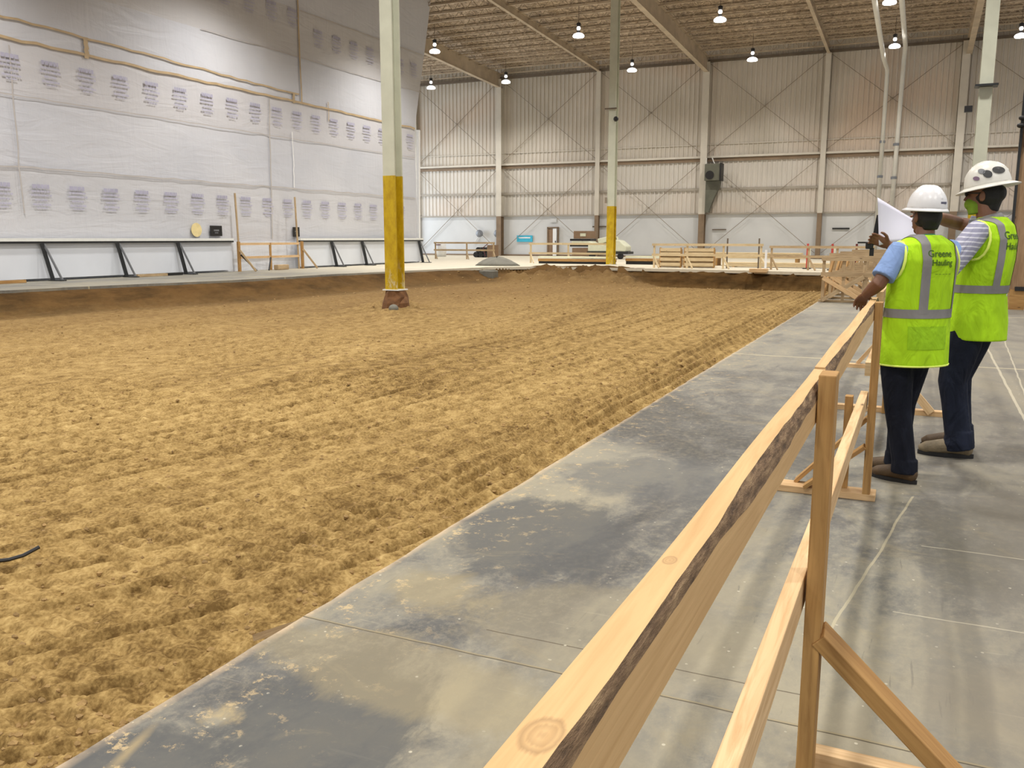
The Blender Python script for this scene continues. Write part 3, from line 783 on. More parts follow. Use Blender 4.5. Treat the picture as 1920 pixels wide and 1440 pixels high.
for i, (x, y, lab) in enumerate(LAMPS):
    if proto is None:
        t = thing('high_bay_lamp', lab, 'lamp', (0, 0, 0), 'high bay lamps over the hall')
        MB().lathe((0, 0, 0), [(.30, -.13), (.32, -.07), (.28, .0), (.20, .05), (.06, .07)], 20).build('reflector', M['lamp'], t, smooth=True)
        MB().lathe((0, 0, 0), [(.03, .22), (.09, .27), (.11, .34), (.07, .42)], 14).build('lamp_neck', M['lamp_small'], t, smooth=True)
        MB().lathe((0, 0, 0), [(.05, .07), (.10, .12), (.10, .20), (.03, .23)], 12).build('cap', M['black'], t)
        MB().lathe((0, 0, 0), [(.09, .42), (.12, .48), (.12, .6), (.04, .64)], 12).build('ballast', M['black'], t)
        MB().tube([(0, 0, .62), (0, 0, 1.5)], .015, 6).build('hanger', M['joist_dark'], t)
        proto = t; t.location = (x, y, LZ)
    else:
        t = dup_tree(proto, None, (x, y, LZ)); t['label'] = lab
def light(x, y, z, e, r=.3, col=(1, .965, .91)):
    l = bpy.data.lights.new('bay_light', 'SPOT'); l.energy = e; l.shadow_soft_size = r; l.color = col
    l.spot_size = math.radians(142); l.spot_blend = .9
    o = bpy.data.objects.new('bay_light', l); COL.objects.link(o); o.location = (x, y, z); return o
LP = 2500
for (x, y, lab) in LAMPS: light(x, y, LZ-.2, LP)
for yy in (36.8, 26.3, 15.8, 5.3, -5.2):
    for xx in (-18.2, -10.2, -2.2, 5.8): light(xx, yy, LZ-.2, LP, .4)  # unseen lamps added to light the nearer hall, assuming the lamp grid continues
for yy in (40, 28, 16, 4): light(-22.6, yy, LZ-.2, LP*1.05, .4)  # unseen lamps added beside the sheeted wall to brighten it

l = bpy.data.lights.new('assumed_left_daylight', 'AREA'); l.shape = 'RECTANGLE'; l.size = 9; l.size_y = 6; l.energy = 1500; l.color = (.82, .9, 1.0)  # area light added to brighten the left bay; an unseen daylight opening is assumed
o = bpy.data.objects.new('assumed_left_daylight', l); COL.objects.link(o); o.location = (-44.5, 56, 3.4); o.rotation_euler = (PI/2, 0, -PI/2+.35)
# ------------------------------------------------------------------ pipes, heater, wall fittings
t = thing('sprinkler_pipe', 'left of two white pipes dropping down the back wall from the roof', 'pipe', (-2.8, 62, 0))
MB().tube([(-2.8, 30, 13.2), (-2.8, 59.1, 12.02), (-2.72, 62.6, 12.0), (-2.72, 63.2, 11.8), (-2.75, 63.3, .05)], .13, 10).build('pipe_run', M['pipe'], t, smooth=True)
for z0 in (7.5, 5.3): MB().lathe((-2.74, 63.3, z0), [(.18, 0), (.18, .16)], 10).build('coupling', M['grey_steel'], t)
t = thing('sprinkler_pipe', 'right of two white pipes dropping down the back wall from the roof', 'pipe', (-1.9, 62, 0))
MB().tube([(-1.72, 34, 13.2), (-1.72, 61.5, 13.1), (-1.78, 63.2, 12.9), (-1.8, 63.3, 12.6), (-1.95, 63.3, .05)], .14, 10).build('pipe_run', M['pipe'], t, smooth=True)
for z0 in (7.3, 5.2): MB().lathe((-1.9, 63.3, z0), [(.19, 0), (.19, .16)], 10).build('coupling', M['grey_steel'], t)
t = thing('unit_heater', 'dark box heater hung on the back wall beside the pinkish bay', 'heater', (-13.6, 63, 5.2))
MB().box((-13.55, 63.1, 5.95), (1.15, .8, 1.15)).build('housing', M['green_grey'], t, bevel=.03)
MB().box((-13.0, 63.05, 5.95), (.12, .84, 1.2)).build('side_frame', M['black'], t)
m = MB(); m.lathe((-13.75, 62.68, 5.75), [(.16, -.02), (.30, -.02), (.30, .02), (.16, .02)], 18, rot=Matrix.Rotation(PI/2, 3, 'X')); m.build('fan_ring', M['black'], t)
MB().tube([(-14.1, 63.1, 6.5), (-14.1, 63.1, 6.95)], .04, 6).build('hanger', M['pipe'], t)
MB().tube([(-13.5, 63.1, 6.5), (-13.7, 63.1, 6.95)], .04, 6).build('hanger', M['pipe'], t)
MB().prism([(-14.1, 3.2), (-13.85, 3.2), (-13.55, 4.1), (-13.15, 5.0), (-13.1, 5.36), (-14.1, 5.36)], 'y', 63.1, 63.6).build('air_duct', M['green_grey'], t)

# doors and signs on the back wall
t = MB(); t.box((-26.47, YB-.06, 1.1), (.10, .12, 2.2)); t.box((-25.62, YB-.06, 1.1), (.10, .12, 2.2)); t.box((-26.05, YB-.06, 2.2), (.95, .12, .10))
door = struct(t.build('door_1', M['brown_wrap']))
MB().box((-26.2, YB-.04, 1.08), (.45, .05, 2.08)).build('door_leaf', M['brown_box'], door)
MB().box((-25.83, YB-.22, 1.08), (.30, .04, 2.08)).build('door_leaf', M['white'], door)
MB().box((-25.75, YB-.26, 1.12), (.06, .06, .14)).build('door_handle', M['black'], door)
t = MB(); t.box((-26.0, YB-.03, 2.75), (.5, .04, .3)); tag(t.build('exit_sign', M['panel']), 'small pale sign box on the wall above the far door', 'sign')
def wsign(c, d, mat, label, cat='sign', name='wall_sign', lines=0):
    t = thing(name, label, cat, (c[0], c[1], c[2]-d[2]/2))
    MB().box(c, d).build('board', mat, t)
    return t
t = wsign((-28.45, YB-.05, 1.35), (1.35, .05, .5), M['blue_sign'], 'cyan blue banner sign low on the back wall, left of the door')
MB().box((-28.45, YB-.085, 1.42), (1.0, .01, .10)).build('lettering', M['white'], t)
tag(MB().box((-22.25, YB-.05, 2.25), (1.1, .03, .10)).build('wall_lettering', M['joist_dark']), 'thin dark lettering strip on the wall above the stacked cartons', 'sign')
tag(MB().box((-13.2, YB-.05, 2.0), (1.0, .03, .08)).build('wall_lettering', M['joist_dark']), 'thin dark lettering strip on the pale panel right of the heater duct', 'sign')
tag(MB().box((-5.0, YB-.05, 2.05), (1.1, .03, .10)).build('wall_lettering', M['black']), 'thin black lettering strip on the lower wall left of the two pipes', 'sign')
for x, lab in ((-32.3, 'small dark wall fan with a pale arm above the far railing, left of its twin'), (-30.9+.2, 'small dark round wall fan near the corner column, right of its twin')):
    t = thing('wall_fan', lab, 'fan', (x, YB-.3, 1.6))
    MB().lathe((x, YB-.35, 1.75), [(.05, -.08), (.28, -.08), (.30, .06), (.12, .1)], 14, rot=Matrix.Rotation(PI/2, 3, 'X')).build('fan_head', M['grey_steel'], t)
    MB().tube([(x, YB-.05, 1.75), (x, YB-.3, 1.75)], .05, 8).build('bracket', M['black'], t)
    MB().tube([(x-.1, YB-.1, 1.6), (x-.7, YB-.1, .9)] if x < -31 else [(x, YB-.06, 2.0), (x, YB-.06, 3.0)], .03, 6).build('cord', M['white'] if x < -31 else M['rod'], t)

# ------------------------------------------------------------------ people's things on the far floor
t = thing('carton_stack', 'brown carton on a dark pallet box standing before the back wall', 'cartons', (-21.3, 58, 0))
MB().box((-21.3, 58, .45), (1.3, 1.1, .55)).build('carton', M['brown_box'], t)
MB().box((-21.35, 58, .88), (1.5, 1.2, .12)).build('strap_band', M['black'], t); MB().box((-21.35, 58, 1.28), (1.5, 1.2, .14)).build('strap_band', M['black'], t)
MB().box((-21.3, 58, 1.06), (1.35, 1.15, .26)).build('carton', M['cream'], t)
MB().box((-21.25, 58, 1.62), (1.2, 1.1, .52)).build('carton', M['brown_box'], t)
MB().box((-21.15, 57.4, 1.62), (.4, .03, .2)).build('paper_label', M['cream'], t)
MB().box((-21.3, 58, .1), (1.5, 1.2, .16)).build('pallet', M['wood_old'], t)
t = thing('floor_machine', 'cream ride-on floor machine with dark base parked behind the middle column', 'machine', (-19.3, 57.5, 0))
MB().prism([(-20.6, .5), (-17.9, .5), (-17.9, .85), (-18.4, 1.25), (-18.9, 1.3), (-19.5, .95), (-20.2, 1.05), (-20.6, 1.2)], 'y', 56.9, 58.1).build('shell', M['cream'], t, bevel=.06)
MB().prism([(-19.9, 1.0), (-18.7, 1.28), (-18.8, 1.5), (-19.2, 1.52), (-20.0, 1.35)], 'y', 57.1, 57.9).build('seat', M['cream'], t, bevel=.04)
MB().box((-19.2, 57.5, .42), (2.9, 1.3, .16)).build('bumper', M['black_steel'], t)
for wx in (-20.3, -18.3): MB().lathe((wx, 57.0, .2), [(.2, -.1), (.2, .1)], 16, rot=Matrix.Rotation(PI/2, 3, 'X')).build('wheel', M['black'], t)
MB().box((-18.75, 57.1, 1.35), (.16, .2, .2)).build('control_head', M['black'], t)
t = thing('rubber_wheels_pile', 'heap of black rolls beside a brown box at the foot of the back wall', 'rolls', (-28.9, 58, 0))
for (dx, dz) in ((-.6, .2), (-.2, .2), (.2, .2), (-.4, .54), (0, .54)):
    MB().lathe((-28.9+dx, 58, dz), [(.08, -.5), (.2, -.5), (.2, .5), (.08, .5)], 14, rot=Matrix.Rotation(PI/2, 3, 'X')).build('roll', M['black'], t)
MB().box((-28.3, 57.9, .45), (.5, .9, .9)).build('box', M['brown_box'], t, bevel=.02)
MB().tube([(-28.6, 57.3, .1), (-28.8, 57.3, .7), (-28.4, 57.3, 1.0)], .03, 6).build('handle', M['darkred'], t)
t = thing('wrapped_roll', 'white plastic-wrapped bundle standing at the far end of the sheeted wall', 'bundle', (-33.0, 58.5, 0))
MB().lathe((-33.0, 58.5, 0), [(.42, 0), (.46, .5), (.4, .95), (.28, 1.12), (.05, 1.15)], 16).build('bundle', M['white'], t, smooth=True)
MB().box((-33.0, 58.08, .9), (.5, .05, .06)).build('strap', M['darkred'], t)
t = thing('tarp_heap', 'grey tarp-covered heap on the slab at the pit corner', 'tarp', (-19.8, 41.3, 0))
mb = MB(); mb.lathe((-19.9, 41.2, 0.0), [(1.25, 0), (1.05, .12), (.75, .28), (.4, .40), (.05, .45)], 18, sy=.7)
me = mb.mesh()
for v in me.vertices: v.co += V((random.uniform(-.08, .08), random.uniform(-.06, .06), random.uniform(-.02, .03) if v.co.z > .05 else 0))
link('tarp_cover', me, M['tarp'], t, smooth=True)
tag(MB().box((-18.75, 37.9, -.38), (.75, .6, .5)).build('concrete_block', M['tarp'], bevel=.04), 'grey concrete block half sunk in the bank below the tarp heap', 'block')

# ------------------------------------------------------------------ barrier along the sheeted wall
def barrier(y0, y1, braces, label, endleg=None):
    t = thing('wall_barrier', label, 'barrier', (XW+.3, (y0+y1)/2, 0))
    MB().box((XW+.34, (y0+y1)/2, .66), (.05, y1-y0, 1.16)).build('panel', M['barrier'], t)
    MB().box((XW+.36, (y0+y1)/2, 1.34), (.26, y1-y0, .10)).build('top_rail', M['rail_cap'], t)
    MB().box((XW+.40, (y0+y1)/2, 1.255), (.16, y1-y0, .07)).build('rail_shadow_strip', M['black_steel'], t)  # dark strip standing in for the shadow line under the top rail
    for y in braces:
        b = MB().beam((XW+.46, y-.05, 1.22), (XW+.58, y+.16, .03), .09, .12).build('brace', M['black_steel'], t)
        MB().beam((XW+.5, y, 1.2), (XW+1.0, y+.18, .03), .05, .06).build('strut', M['grey_steel'], b)
        MB().box((XW+.78, y+.17, .02), (.62, .2, .03)).build('foot_plate', M['black_steel'], b)
    return t
barrier(6, 28.75, [15.4, 19.9, 22.9, 25.75], 'white panel barrier with black props along the sheeted wall, left run')
barrier(33.15, 44.3, [35.6, 38.2, 43.9], 'white panel barrier with black props along the sheeted wall, right run')
t = thing('timber_gate', 'low timber guard with two tall sticks closing the gap between barrier runs', 'guard', (XW+.4, 31, 0))
for y in (29.05, 32.95): MB().beam((XW+.5, y, 0), (XW+.4, y, 3.25), .05, .07).build('tall_stick', M['wood_old'], t)
for y in (28.95, 33.15):
    MB().beam((XW+.55, y, 0), (XW+.55, y, 1.25), .09, .12).build('post', M['wood_dark'], t)
    MB().beam((XW+.6, y, .9), (XW+1.2, y+.25, .02), .06, .08).build('brace', M['wood_old'], t)
MB().beam((XW+.6, 29.0, .7), (XW+.9, 29.6, .02), .05, .06).build('brace', M['black_steel'], t)
MB().beam((XW+.5, 31.0, 0), (XW+.5, 31.0, 1.2), .06, .09).build('post', M['wood_dark'], t)
MB().beam((XW+.55, 30.95, .55), (XW+.8, 30.5, .02), .05, .06).build('brace', M['black_steel'], t)
MB().beam((XW+.5, 29, 1.15), (XW+.5, 33, 1.15), .05, .10).build('top_rail', M['wood'], t); MB().beam((XW+.5, 29, .58), (XW+.5, 33, .58), .05, .10).build('mid_rail', M['wood'], t)
tag(MB().box((XW+.75, 31.4, .12), (.25, .75, .22)).build('timber_block', M['wood_old'], bevel=.02), 'short timber block lying at the foot of the timber guard', 'block')
for y, z0, w, h, mat, lab in ((28.18, 1.69, .66, .42, M['black'], 'black rectangular sign on the sheeting left of the timber guard'), (33.35, 1.68, .46, .44, M['black'], 'black square sign on the sheeting right of the timber guard')):
    t = thing('wall_sign', lab, 'sign', (XW+.08, y, z0-h/2))
    MB().box((XW+.09, y, z0), (.03, w, h)).build('board', mat, t)
    MB().box((XW+.108, y, z0+.02), (.006, w*.45, h*.16)).build('lettering', M['grey_steel'], t); MB().box((XW+.108, y, z0-.08), (.006, w*.3, h*.10)).build('lettering', M['grey_steel'], t)
mb = MB(); mb.lathe((XW+.08, 27.1, 1.72), [(.06, -.01), (.28, -.01), (.28, .01), (.06, .01)], 20, rot=Matrix.Rotation(PI/2, 3, 'Y')); 
tag(mb.build('wall_emblem', M['emblem']), 'faded pale yellow round emblem on the sheeting left of the black signs', 'emblem')
for y, L, mat, lab in ((18.0, 1.6, M['wood_dark'], 'dark board lying along the barrier foot at the left edge'), (25.0, .7, M['black'], 'short black block at the foot of the left barrier'), (23.9, 1.4, M['wood_old'], 'thin greyed board on the floor left of the short black block')):
    tag(MB().box((XW+.9, y, .05), (.16, L, .09)).build('loose_board', mat), lab, 'board')

# ------------------------------------------------------------------ near timber guardrail
RX = -.22
def waney_rail(y0, y1, name, parent, seed, ztop=1.07, zbot=.98, wane=1.0):
    """2x4 on edge whose upper right arris is bark"""
    rr = np.random.RandomState(seed); n = int((y1-y0)/.02); m = MB()
    x0, x1 = RX-.02, RX+.02
    prev = None
    for k in range(n+1):
        y = y0+(y1-y0)*k/n
        nn = float(fbm(np.array([y*3.1+seed]), np.array([seed*1.7]), 4)[0])
        env = wane*(.5+1.9*float(fbm(np.array([y*.8+seed*3]), np.array([2.2]), 2)[0])+.6*math.exp(-((y-1.75)/.5)**2))
        cx = max(.002, .012*env+.014*nn+.003*wane); cz = max(.004, .036*env+.03*nn+.014*wane)
        cx = min(cx, .026); cz = min(cz, .065)
        wv = .003*math.sin(y*5+seed)
        sec = [(x0+wv*.4, zbot), (x1, zbot), (x1, ztop-cz), (x1-cx*.35, ztop-cz*.45), (x1-cx, ztop), (x0+wv*.6, ztop)]
        i = len(m.v); m.v += [(a, y, b) for a, b in sec]
        us = [0.0, .04, .04+.09, .135, .14, .18]
        if prev is not None:
            for j in range(6):
                j2 = (j+1) % 6
                mi = 1 if j in (2, 3) else 0
                vv = [(.04, .05), (.05, .14), (.3, .31), (.31, .32), (x1-cx-x0, 0.0), (.2, .29)][j]
                m.face((prev+j, prev+j2, i+j2, i+j), [(py, vv[0]), (py, vv[1]), (y, vv[1]), (y, vv[0])], mi)
        prev = i; py = y
    m.face([0, 1, 2, 3, 4, 5]); m.face([prev+5-j for j in range(6)])
    return m.build(name, [M['wood_rail'], M['bark']], parent)
rail = thing('timber_guardrail', 'pine guardrail running from the camera to the shorter worker, bark on its top rail', 'guardrail', (-.18, 2.2, 0))
waney_rail(-.7, 2.47, 'top_rail', rail, 3)
waney_rail(2.475, 5.60, 'top_rail', rail, 8, ztop=1.075, zbot=.985, wane=.75)
MB().beam((-.225, -.6, .545), (-.225, 5.12, .545), .04, .089).build('mid_rail', M['wood'], rail, bevel=.003)
def post(y, ztop, parent, mat='wood_dark', w=.04, d=.089, x=-.178):
    return MB().box((x, y, ztop/2), (w, d, ztop)).build('post', M[mat], parent, bevel=.003)
post(2.205, 1.10, rail); post(5.04, 1.085, rail)
# light end grain on the posts
# stand of the near post: foot on the far side, prop on the right
MB().beam((-.20, 2.31, .032), (.42, 2.31, .032), .060, .05, up=(0, 1, 0)).build('foot', M['wood'], rail, bevel=.003)
MB().beam((-.165, 2.20, .44), (.26, 2.24, .02), .040, .089, up=(0, 1, 0)).build('prop', M['wood_dark'], rail, bevel=.003)
# stand of the second post
MB().beam((-.66, 5.06, .02), (-.13, 5.06, .02), .13, .038).build('foot', M['wood'], rail, bevel=.003)
MB().beam((-.56, 5.12, .04), (-.20, 5.12, .44), .02, .089, up=(0, 1, 0)).build('prop', M['wood_dark'], rail)
MB().beam((-.50, 5.02, .04), (-.20, 5.02, .30), .02, .089, up=(0, 1, 0)).build('prop', M['wood_dark'], rail)
MB().box((-.30, 5.10, .30), (.04, .07, .52)).build('stud', M['wood_dark'], rail)
rail2 = thing('timber_guardrail', 'farther pine guardrail half hidden behind the two workers', 'guardrail', (-.18, 8, 0))
post(7.7, 1.08, rail2); post(10.4, 1.08, rail2)
MB().beam((-.22, 6.2, 1.03), (-.22, 10.5, 1.03), .04, .089).build('top_rail', M['wood'], rail2)
MB().beam((-.26, 6.2, .56), (-.26, 10.5, .56), .04, .089).build('mid_rail', M['wood'], rail2)
MB().beam((-.66, 7.74, .02), (.27, 7.74, .02), .089, .04).build('foot', M['wood'], rail2)
MB().beam((-.15, 7.7, .40), (.17, 7.7, .03), .06, .04, up=(0, 1, 0)).build('prop', M['wood'], rail2)
MB().beam((-.68, 10.35, .02), (-.1, 10.35, .02), .09, .04).build('foot', M['wood'], rail2); MB().beam((-.55, 10.4, .04), (-.2, 10.4, .5), .04, .08, up=(0, 1, 0)).build('prop', M['wood'], rail2)

# trestles crowded on the walkway behind the first worker
lab = ['nearest of the weathered timber trestles crowded on the walkway', 'second nearest weathered timber trestle on the walkway', 'third nearest weathered timber trestle on the walkway', 'fourth nearest weathered timber trestle on the walkway', 'fifth nearest weathered timber trestle on the walkway', 'farthest weathered timber trestle on the walkway']
for k, y in enumerate((20.8, 22.0, 23.4, 25.0, 27.0, 29.4)):
    x0, x1 = -1.93+.05*(k % 2), -1.08-.04*(k % 3); zt = 1.02+.05*(k % 2)
    t = thing('timber_trestle', lab[k], 'trestle', ((x0+x1)/2, y, 0), 'trestles on the walkway')
    for xx in (x0, x1, (x0+x1)/2+.1*(k % 2)): MB().beam((xx, y, 0), (xx, y, zt), .06, .09, up=(0, 1, 0)).build('post', M['wood_old'], t)
    for zz in (zt-.05, .62): MB().beam((x0-.05, y-.06, zz), (x1+.35, y-.06, zz), .04, .10).build('rail', M['wood_old'], t)
    MB().beam((x0, y-.1, .05), (x1, y-.1, .58), .04, .09).build('brace', M['wood_old'], t); MB().beam((x1, y-.12, .05), (x0, y-.12, .55), .04, .09).build('brace', M['wood'], t)
    MB().beam((x0-.08, y, .03), (x1+.1, y, .03), .1, .05).build('foot', M['wood_old'], t)
    MB().beam((x0, y, .1), (x0+.15, y+.6, .95), .05, .08).build('brace', M['wood_dark'], t)

# guardrails and lumber beyond the pit
def far_rail(xs_, y, z0, z1, label, mat='wood_pale', zb=0.0, brace=True):
    t = thing('timber_guardrail', label, 'guardrail', ((xs_[0]+xs_[-1])/2, y, 0))
    for zz in (z0, z1): MB().beam((xs_[0]-.1, y-.05, zz), (xs_[-1]+.1, y-.05, zz), .04, .11).build('rail', M[mat], t)
    for x in xs_:
        MB().box((x, y, z0/2), (.09, .06, z0)).build('post', M[mat], t)
        if brace: MB().beam((x, y-.03, .55), (x+.35, y-.4, .02), .05, .07).build('prop', M[mat], t)
    return t
far_rail([-32.2+2.2, -27.6, -25.6], 52.5, 1.08, .6, 'timber guardrail on the far floor in front of the black rolls', 'wood_old')
far_rail([-20.3, -18.0, -15.6], 46.5, 1.08, .55, 'timber guardrail left of the middle column in front of the cartons', 'wood_pale')
far_rail([-11.6, -10.0, -8.3, -6.6], 41.4, 1.10, .62, 'long timber guardrail along the far pit edge, left part with crates', 'wood_pale')
far_rail([-6.1, -4.5, -3.3, -1.9], 41.2, 1.02, .60, 'timber guardrail along the far pit edge, right part with red posts behind', 'wood_old')
def lumber(x0, x1, y, z0, z1, d, mat, label):
    t = thing('lumber_stack', label, 'lumber', ((x0+x1)/2, y, 0))
    h = (z1-z0)/3
    for k in range(3):
        MB().box(((x0+x1)/2+random.uniform(-.1, .1), y, z0+h*(k+.5)), (x1-x0, d, h*.86)).build('plank', M[mat], t)
    for x in (x0+.3, x1-.3): MB().box((x, y, z0/2), (.12, d, max(z0, .05))).build('bearer', M['wood_dark'], t)
lumber(-9.9, -5.3, 46.5, .38, .68, 1.0, 'wood_pale', 'long yellow lumber stack on bearers behind the far guardrail')
lumber(-12.2, -9.4, 44.2, .05, .36, .9, 'wood_old', 'low pale plank stack behind the left crates of the far guardrail')
lumber(-8.6, -3.2, 44.3, .03, .24, .8, 'wood_pale', 'lowest long plank stack lying right behind the far guardrail')
lumber(-12.6, -11.2, 47.5, .1, .5, .8, 'wood_dark', 'short dark lumber stack left behind the crates at the far rail')
for k, (x0, x1, lab_) in enumerate(((-11.5, -10.5, 'left timber crate behind the far guardrail'), (-10.3, -8.9, 'right timber crate behind the far guardrail'))):
    t = thing('timber_crate', lab_, 'crate', ((x0+x1)/2, 42.4, 0))
    for zz in (.15, .4, .65, .85): MB().box(((x0+x1)/2, 42.1, zz), (x1-x0, .04, .16)).build('slat', M['wood_pale'], t)
    for xx in (x0, x1): MB().box((xx, 42.15, .48), (.08, .08, .96)).build('post', M['wood_dark'], t)
    MB().box(((x0+x1)/2, 42.42, .45), (x1-x0-.06, .5, .85)).build('crate_body', M['wood_old'], t)
for x, y, lab_ in ((-4.75, 43.0, 'red and white marker post behind the far guardrail, left one'), (-3.55, 41.6, 'red marker post at the far guardrail, middle and brightest'), (-2.6, 42.4, 'dark red marker post at the far guardrail beside the trestles')):
    t = thing('marker_post', lab_, 'post', (x, y, 0))
    MB().box((x, y, .58), (.09, .09, 1.16)).build('post', M['red'] if 'dark' not in lab_ else M['darkred'], t)
    MB().box((x+.1, y, .55), (.06, .06, 1.0)).build('stake', M['cream'], t)
    MB().box((x, y, .02), (.35, .35, .04)).build('base', M['black'], t)
for x, y, lab_ in ((-8.25, 42.0, 'thin dark stake sticking up beside the far guardrail, left one'), (-6.75, 41.7, 'thin dark stake sticking up beside the far guardrail, right one')):
    tag(MB().box((x, y, .7), (.06, .06, 1.4)).build('stake', M['joist_dark']), lab_, 'stake')
tag(MB().box((-6.35, 39.45, .02), (.75, .5, .16)).build('timber_pad', M['wood'], bevel=.01), 'pale timber pad overhanging the far pit edge', 'pad')
tag(MB().box((-6.25, 40.6, .45), (.09, .09, .88)).build('white_stub', M['white']), 'short white stub post above the timber pad', 'post')
for x0, x1, y, z0, lab_ in ((-19.4, -14.9, 45.6, .2, 'long dark beam on the floor left of the yellow-based far column'), (-14.5, -12.3, 46.2, .25, 'dark beam on the floor right of the yellow-based far column')):
    t = thing('steel_beam', lab_, 'beam', ((x0+x1)/2, y, 0))
    MB().box(((x0+x1)/2, y, z0), (x1-x0, .3, .14)).build('flange', M['wood_dark'], t); MB().box(((x0+x1)/2, y, z0/2), (x1-x0, .1, z0)).build('web', M['black_steel'], t)
    MB().box(((x0+x1)/2, y, z0+.16), (x1-x0, .34, .1)).build('plank', M['cream'], t)

# brown plywood-faced column at the right edge
t = thing('plywood_casing', 'tall brown plywood casing at the right edge behind the taller worker', 'casing', (2.0, 20.5, 0))
MB().box((2.06, 20.6, 3.0), (.8, .7, 5.2)).build('casing', M['ply'], t)
MB().box((1.63, 20.22, 3.0), (.05, .05, 5.2)).build('edge_strip', M['black_steel'], t)
MB().box((2.0, 20.5, .2), (.62, .6, .4)).build('base_block', M['wood_dark'], t)
MB().box((1.86, 20.2, .42), (.18, .06, .08)).build('latch', M['black'], t); MB().box((2.05, 20.2, 2.1), (.08, .06, .3)).build('latch', M['darkred'], t)
t = thing('wall_reel', 'black and red fitting on top of the brown casing at the right edge', 'fitting', (1.75, 20.1, 3.2))
MB().box((1.72, 20.15, 3.55), (.06, .1, .75)).build('pipe', M['darkred'], t); MB().ell((1.62, 20.1, 3.72), (.07, .06, .05)).build('knob', M['black'], t, smooth=True)
MB().ell((1.60, 20.1, 3.58), (.07, .06, .05)).build('knob', M['black'], t, smooth=True); MB().box((1.74, 20.1, 4.05), (.09, .1, .3)).build('bracket', M['black'], t)
tag(MB().box((2.05, 20.0, .05), (.2, .12, .1)).build('floor_block', M['white']), 'small white block on the floor at the foot of the brown casing', 'block')

# thin dark twig in the soil at the left edge
tag(MB().tube([(-5.5, 2.95, -.56), (-5.1, 3.26, -.55), (-4.97, 3.36, -.54), (-4.93, 3.43, -.53), (-4.90, 3.52, -.50)], .012, 6).build('cable_end', M['black']), 'thin dark cable end poking out of the soil at the left edge', 'cable')
tag(MB().beam((-2.57, 2.85, -.34), (-2.07, 2.6, -.06), .04, .03).build('soil_board', M['wood_old']), 'thin board leaning from the soil to the slab edge at the saw cut', 'board')

# ------------------------------------------------------------------ people
def fuse(mb, voxel, smooth_it=3):
    me = mb.mesh('fuse'); o = bpy.data.objects.new('fuse', me); COL.objects.link(o)
    r = o.modifiers.new('r', 'REMESH'); r.mode = 'VOXEL'; r.voxel_size = voxel; r.use_smooth_shade = True
    if smooth_it:
        s = o.modifiers.new('s', 'SMOOTH'); s.iterations = smooth_it; s.factor = .5
    dg = bpy.context.evaluated_depsgraph_get(); dg.update()
    out = bpy.data.meshes.new_from_object(o.evaluated_get(dg))
    bpy.data.objects.remove(o); return out
def hand(m, w, d, nrm, side, curl=.3, s=1.0, spread=.08):
    """w wrist, d towards the fingers, nrm out of the back of the hand, side: thumb side vector"""
    w, d, nrm = V(w), V(d).normalized(), V(nrm)
    sd = V(side); sd = (sd-d*sd.dot(d)).normalized(); nrm = sd.cross(d) if sd.cross(d).dot(nrm) > 0 else d.cross(sd)
    m.tube([w, w+d*.035*s, w+d*.09*s], [(.026*s, .018*s), (.036*s, .016*s), (.038*s, .013*s)], 12, up=nrm)
    for k, L in enumerate((.070, .080, .074, .058)):
        off = sd*(.029-.0195*k)*s
        a = w+d*.088*s+off; dd = (d+sd*(.5-k*.33)*spread*2).normalized()
        c1, c2, c3 = curl*.6, curl*1.5, curl*2.2
        def rot(c): return dd*math.cos(c)-nrm*math.sin(c)
        p1 = a+rot(c1)*L*.45*s; p2 = p1+rot(c2)*L*.32*s; p3 = p2+rot(c3)*L*.23*s
        m.tube([a-dd*.015*s, a, p1, p2, p3], [.0088*s, .0092*s, .0086*s, .0078*s, .0055*s], 8, up=nrm)
    a = w+d*.025*s+sd*.022*s
    t1 = a+(d*.6+sd*.75-nrm*.25).normalized()*.038*s; t2 = t1+(d*.85+sd*.35-nrm*.35).normalized()*.03*s; t3 = t2+(d*.95-nrm*.35).normalized()*.02*s
    m.tube([a, t1, t2, t3], [.013*s, .0108*s, .0098*s, .007*s], 8, up=nrm)
def head(m, c, f, s=1.0, tilt=0.0):
    """c centre of the head, f facing (unit, horizontal)"""
    c = V(c); f = V(f).normalized(); up = V((0, 0, 1)); l = up.cross(f)
    R = Matrix((l, f, up)).transposed()          # local x = left, y = front, z = up
    def L(x, y, z): return c+R@V((x*s, y*s, z*s))
    m.ell(L(0, -.008, .025), (.074*s, .092*s, .088*s), R); m.ell(L(0, .018, -.035), (.058*s, .072*s, .078*s), R)
    m.ell(L(0, .055, -.088), (.030*s, .028*s, .024*s), R)                      # chin
    m.tube([L(0, .082, .012), L(0, .100, -.018), L(0, .106, -.034)], [.008*s, .011*s, .013*s], 8, up=l)   # nose
    m.ell(L(0, .086, -.064), (.026*s, .010*s, .006*s), R); m.ell(L(0, .084, -.073), (.022*s, .010*s, .006*s), R)  # lips
    for q in (-1, 1):
        m.ell(L(q*.078, -.006, -.012), (.010*s, .020*s, .032*s), R)            # ears
        m.ell(L(q*.032, .082, .028), (.020*s, .010*s, .006*s), R)              # brows
    return R, L
def person_leg(m, hip, knee, ankle, rs, n=14):
    hip, knee, ankle = V(hip), V(knee), V(ankle)
    m.tube([hip, hip.lerp(knee, .4), knee, knee.lerp(ankle, .35), ankle], rs, n, up=(0, 1, 0))
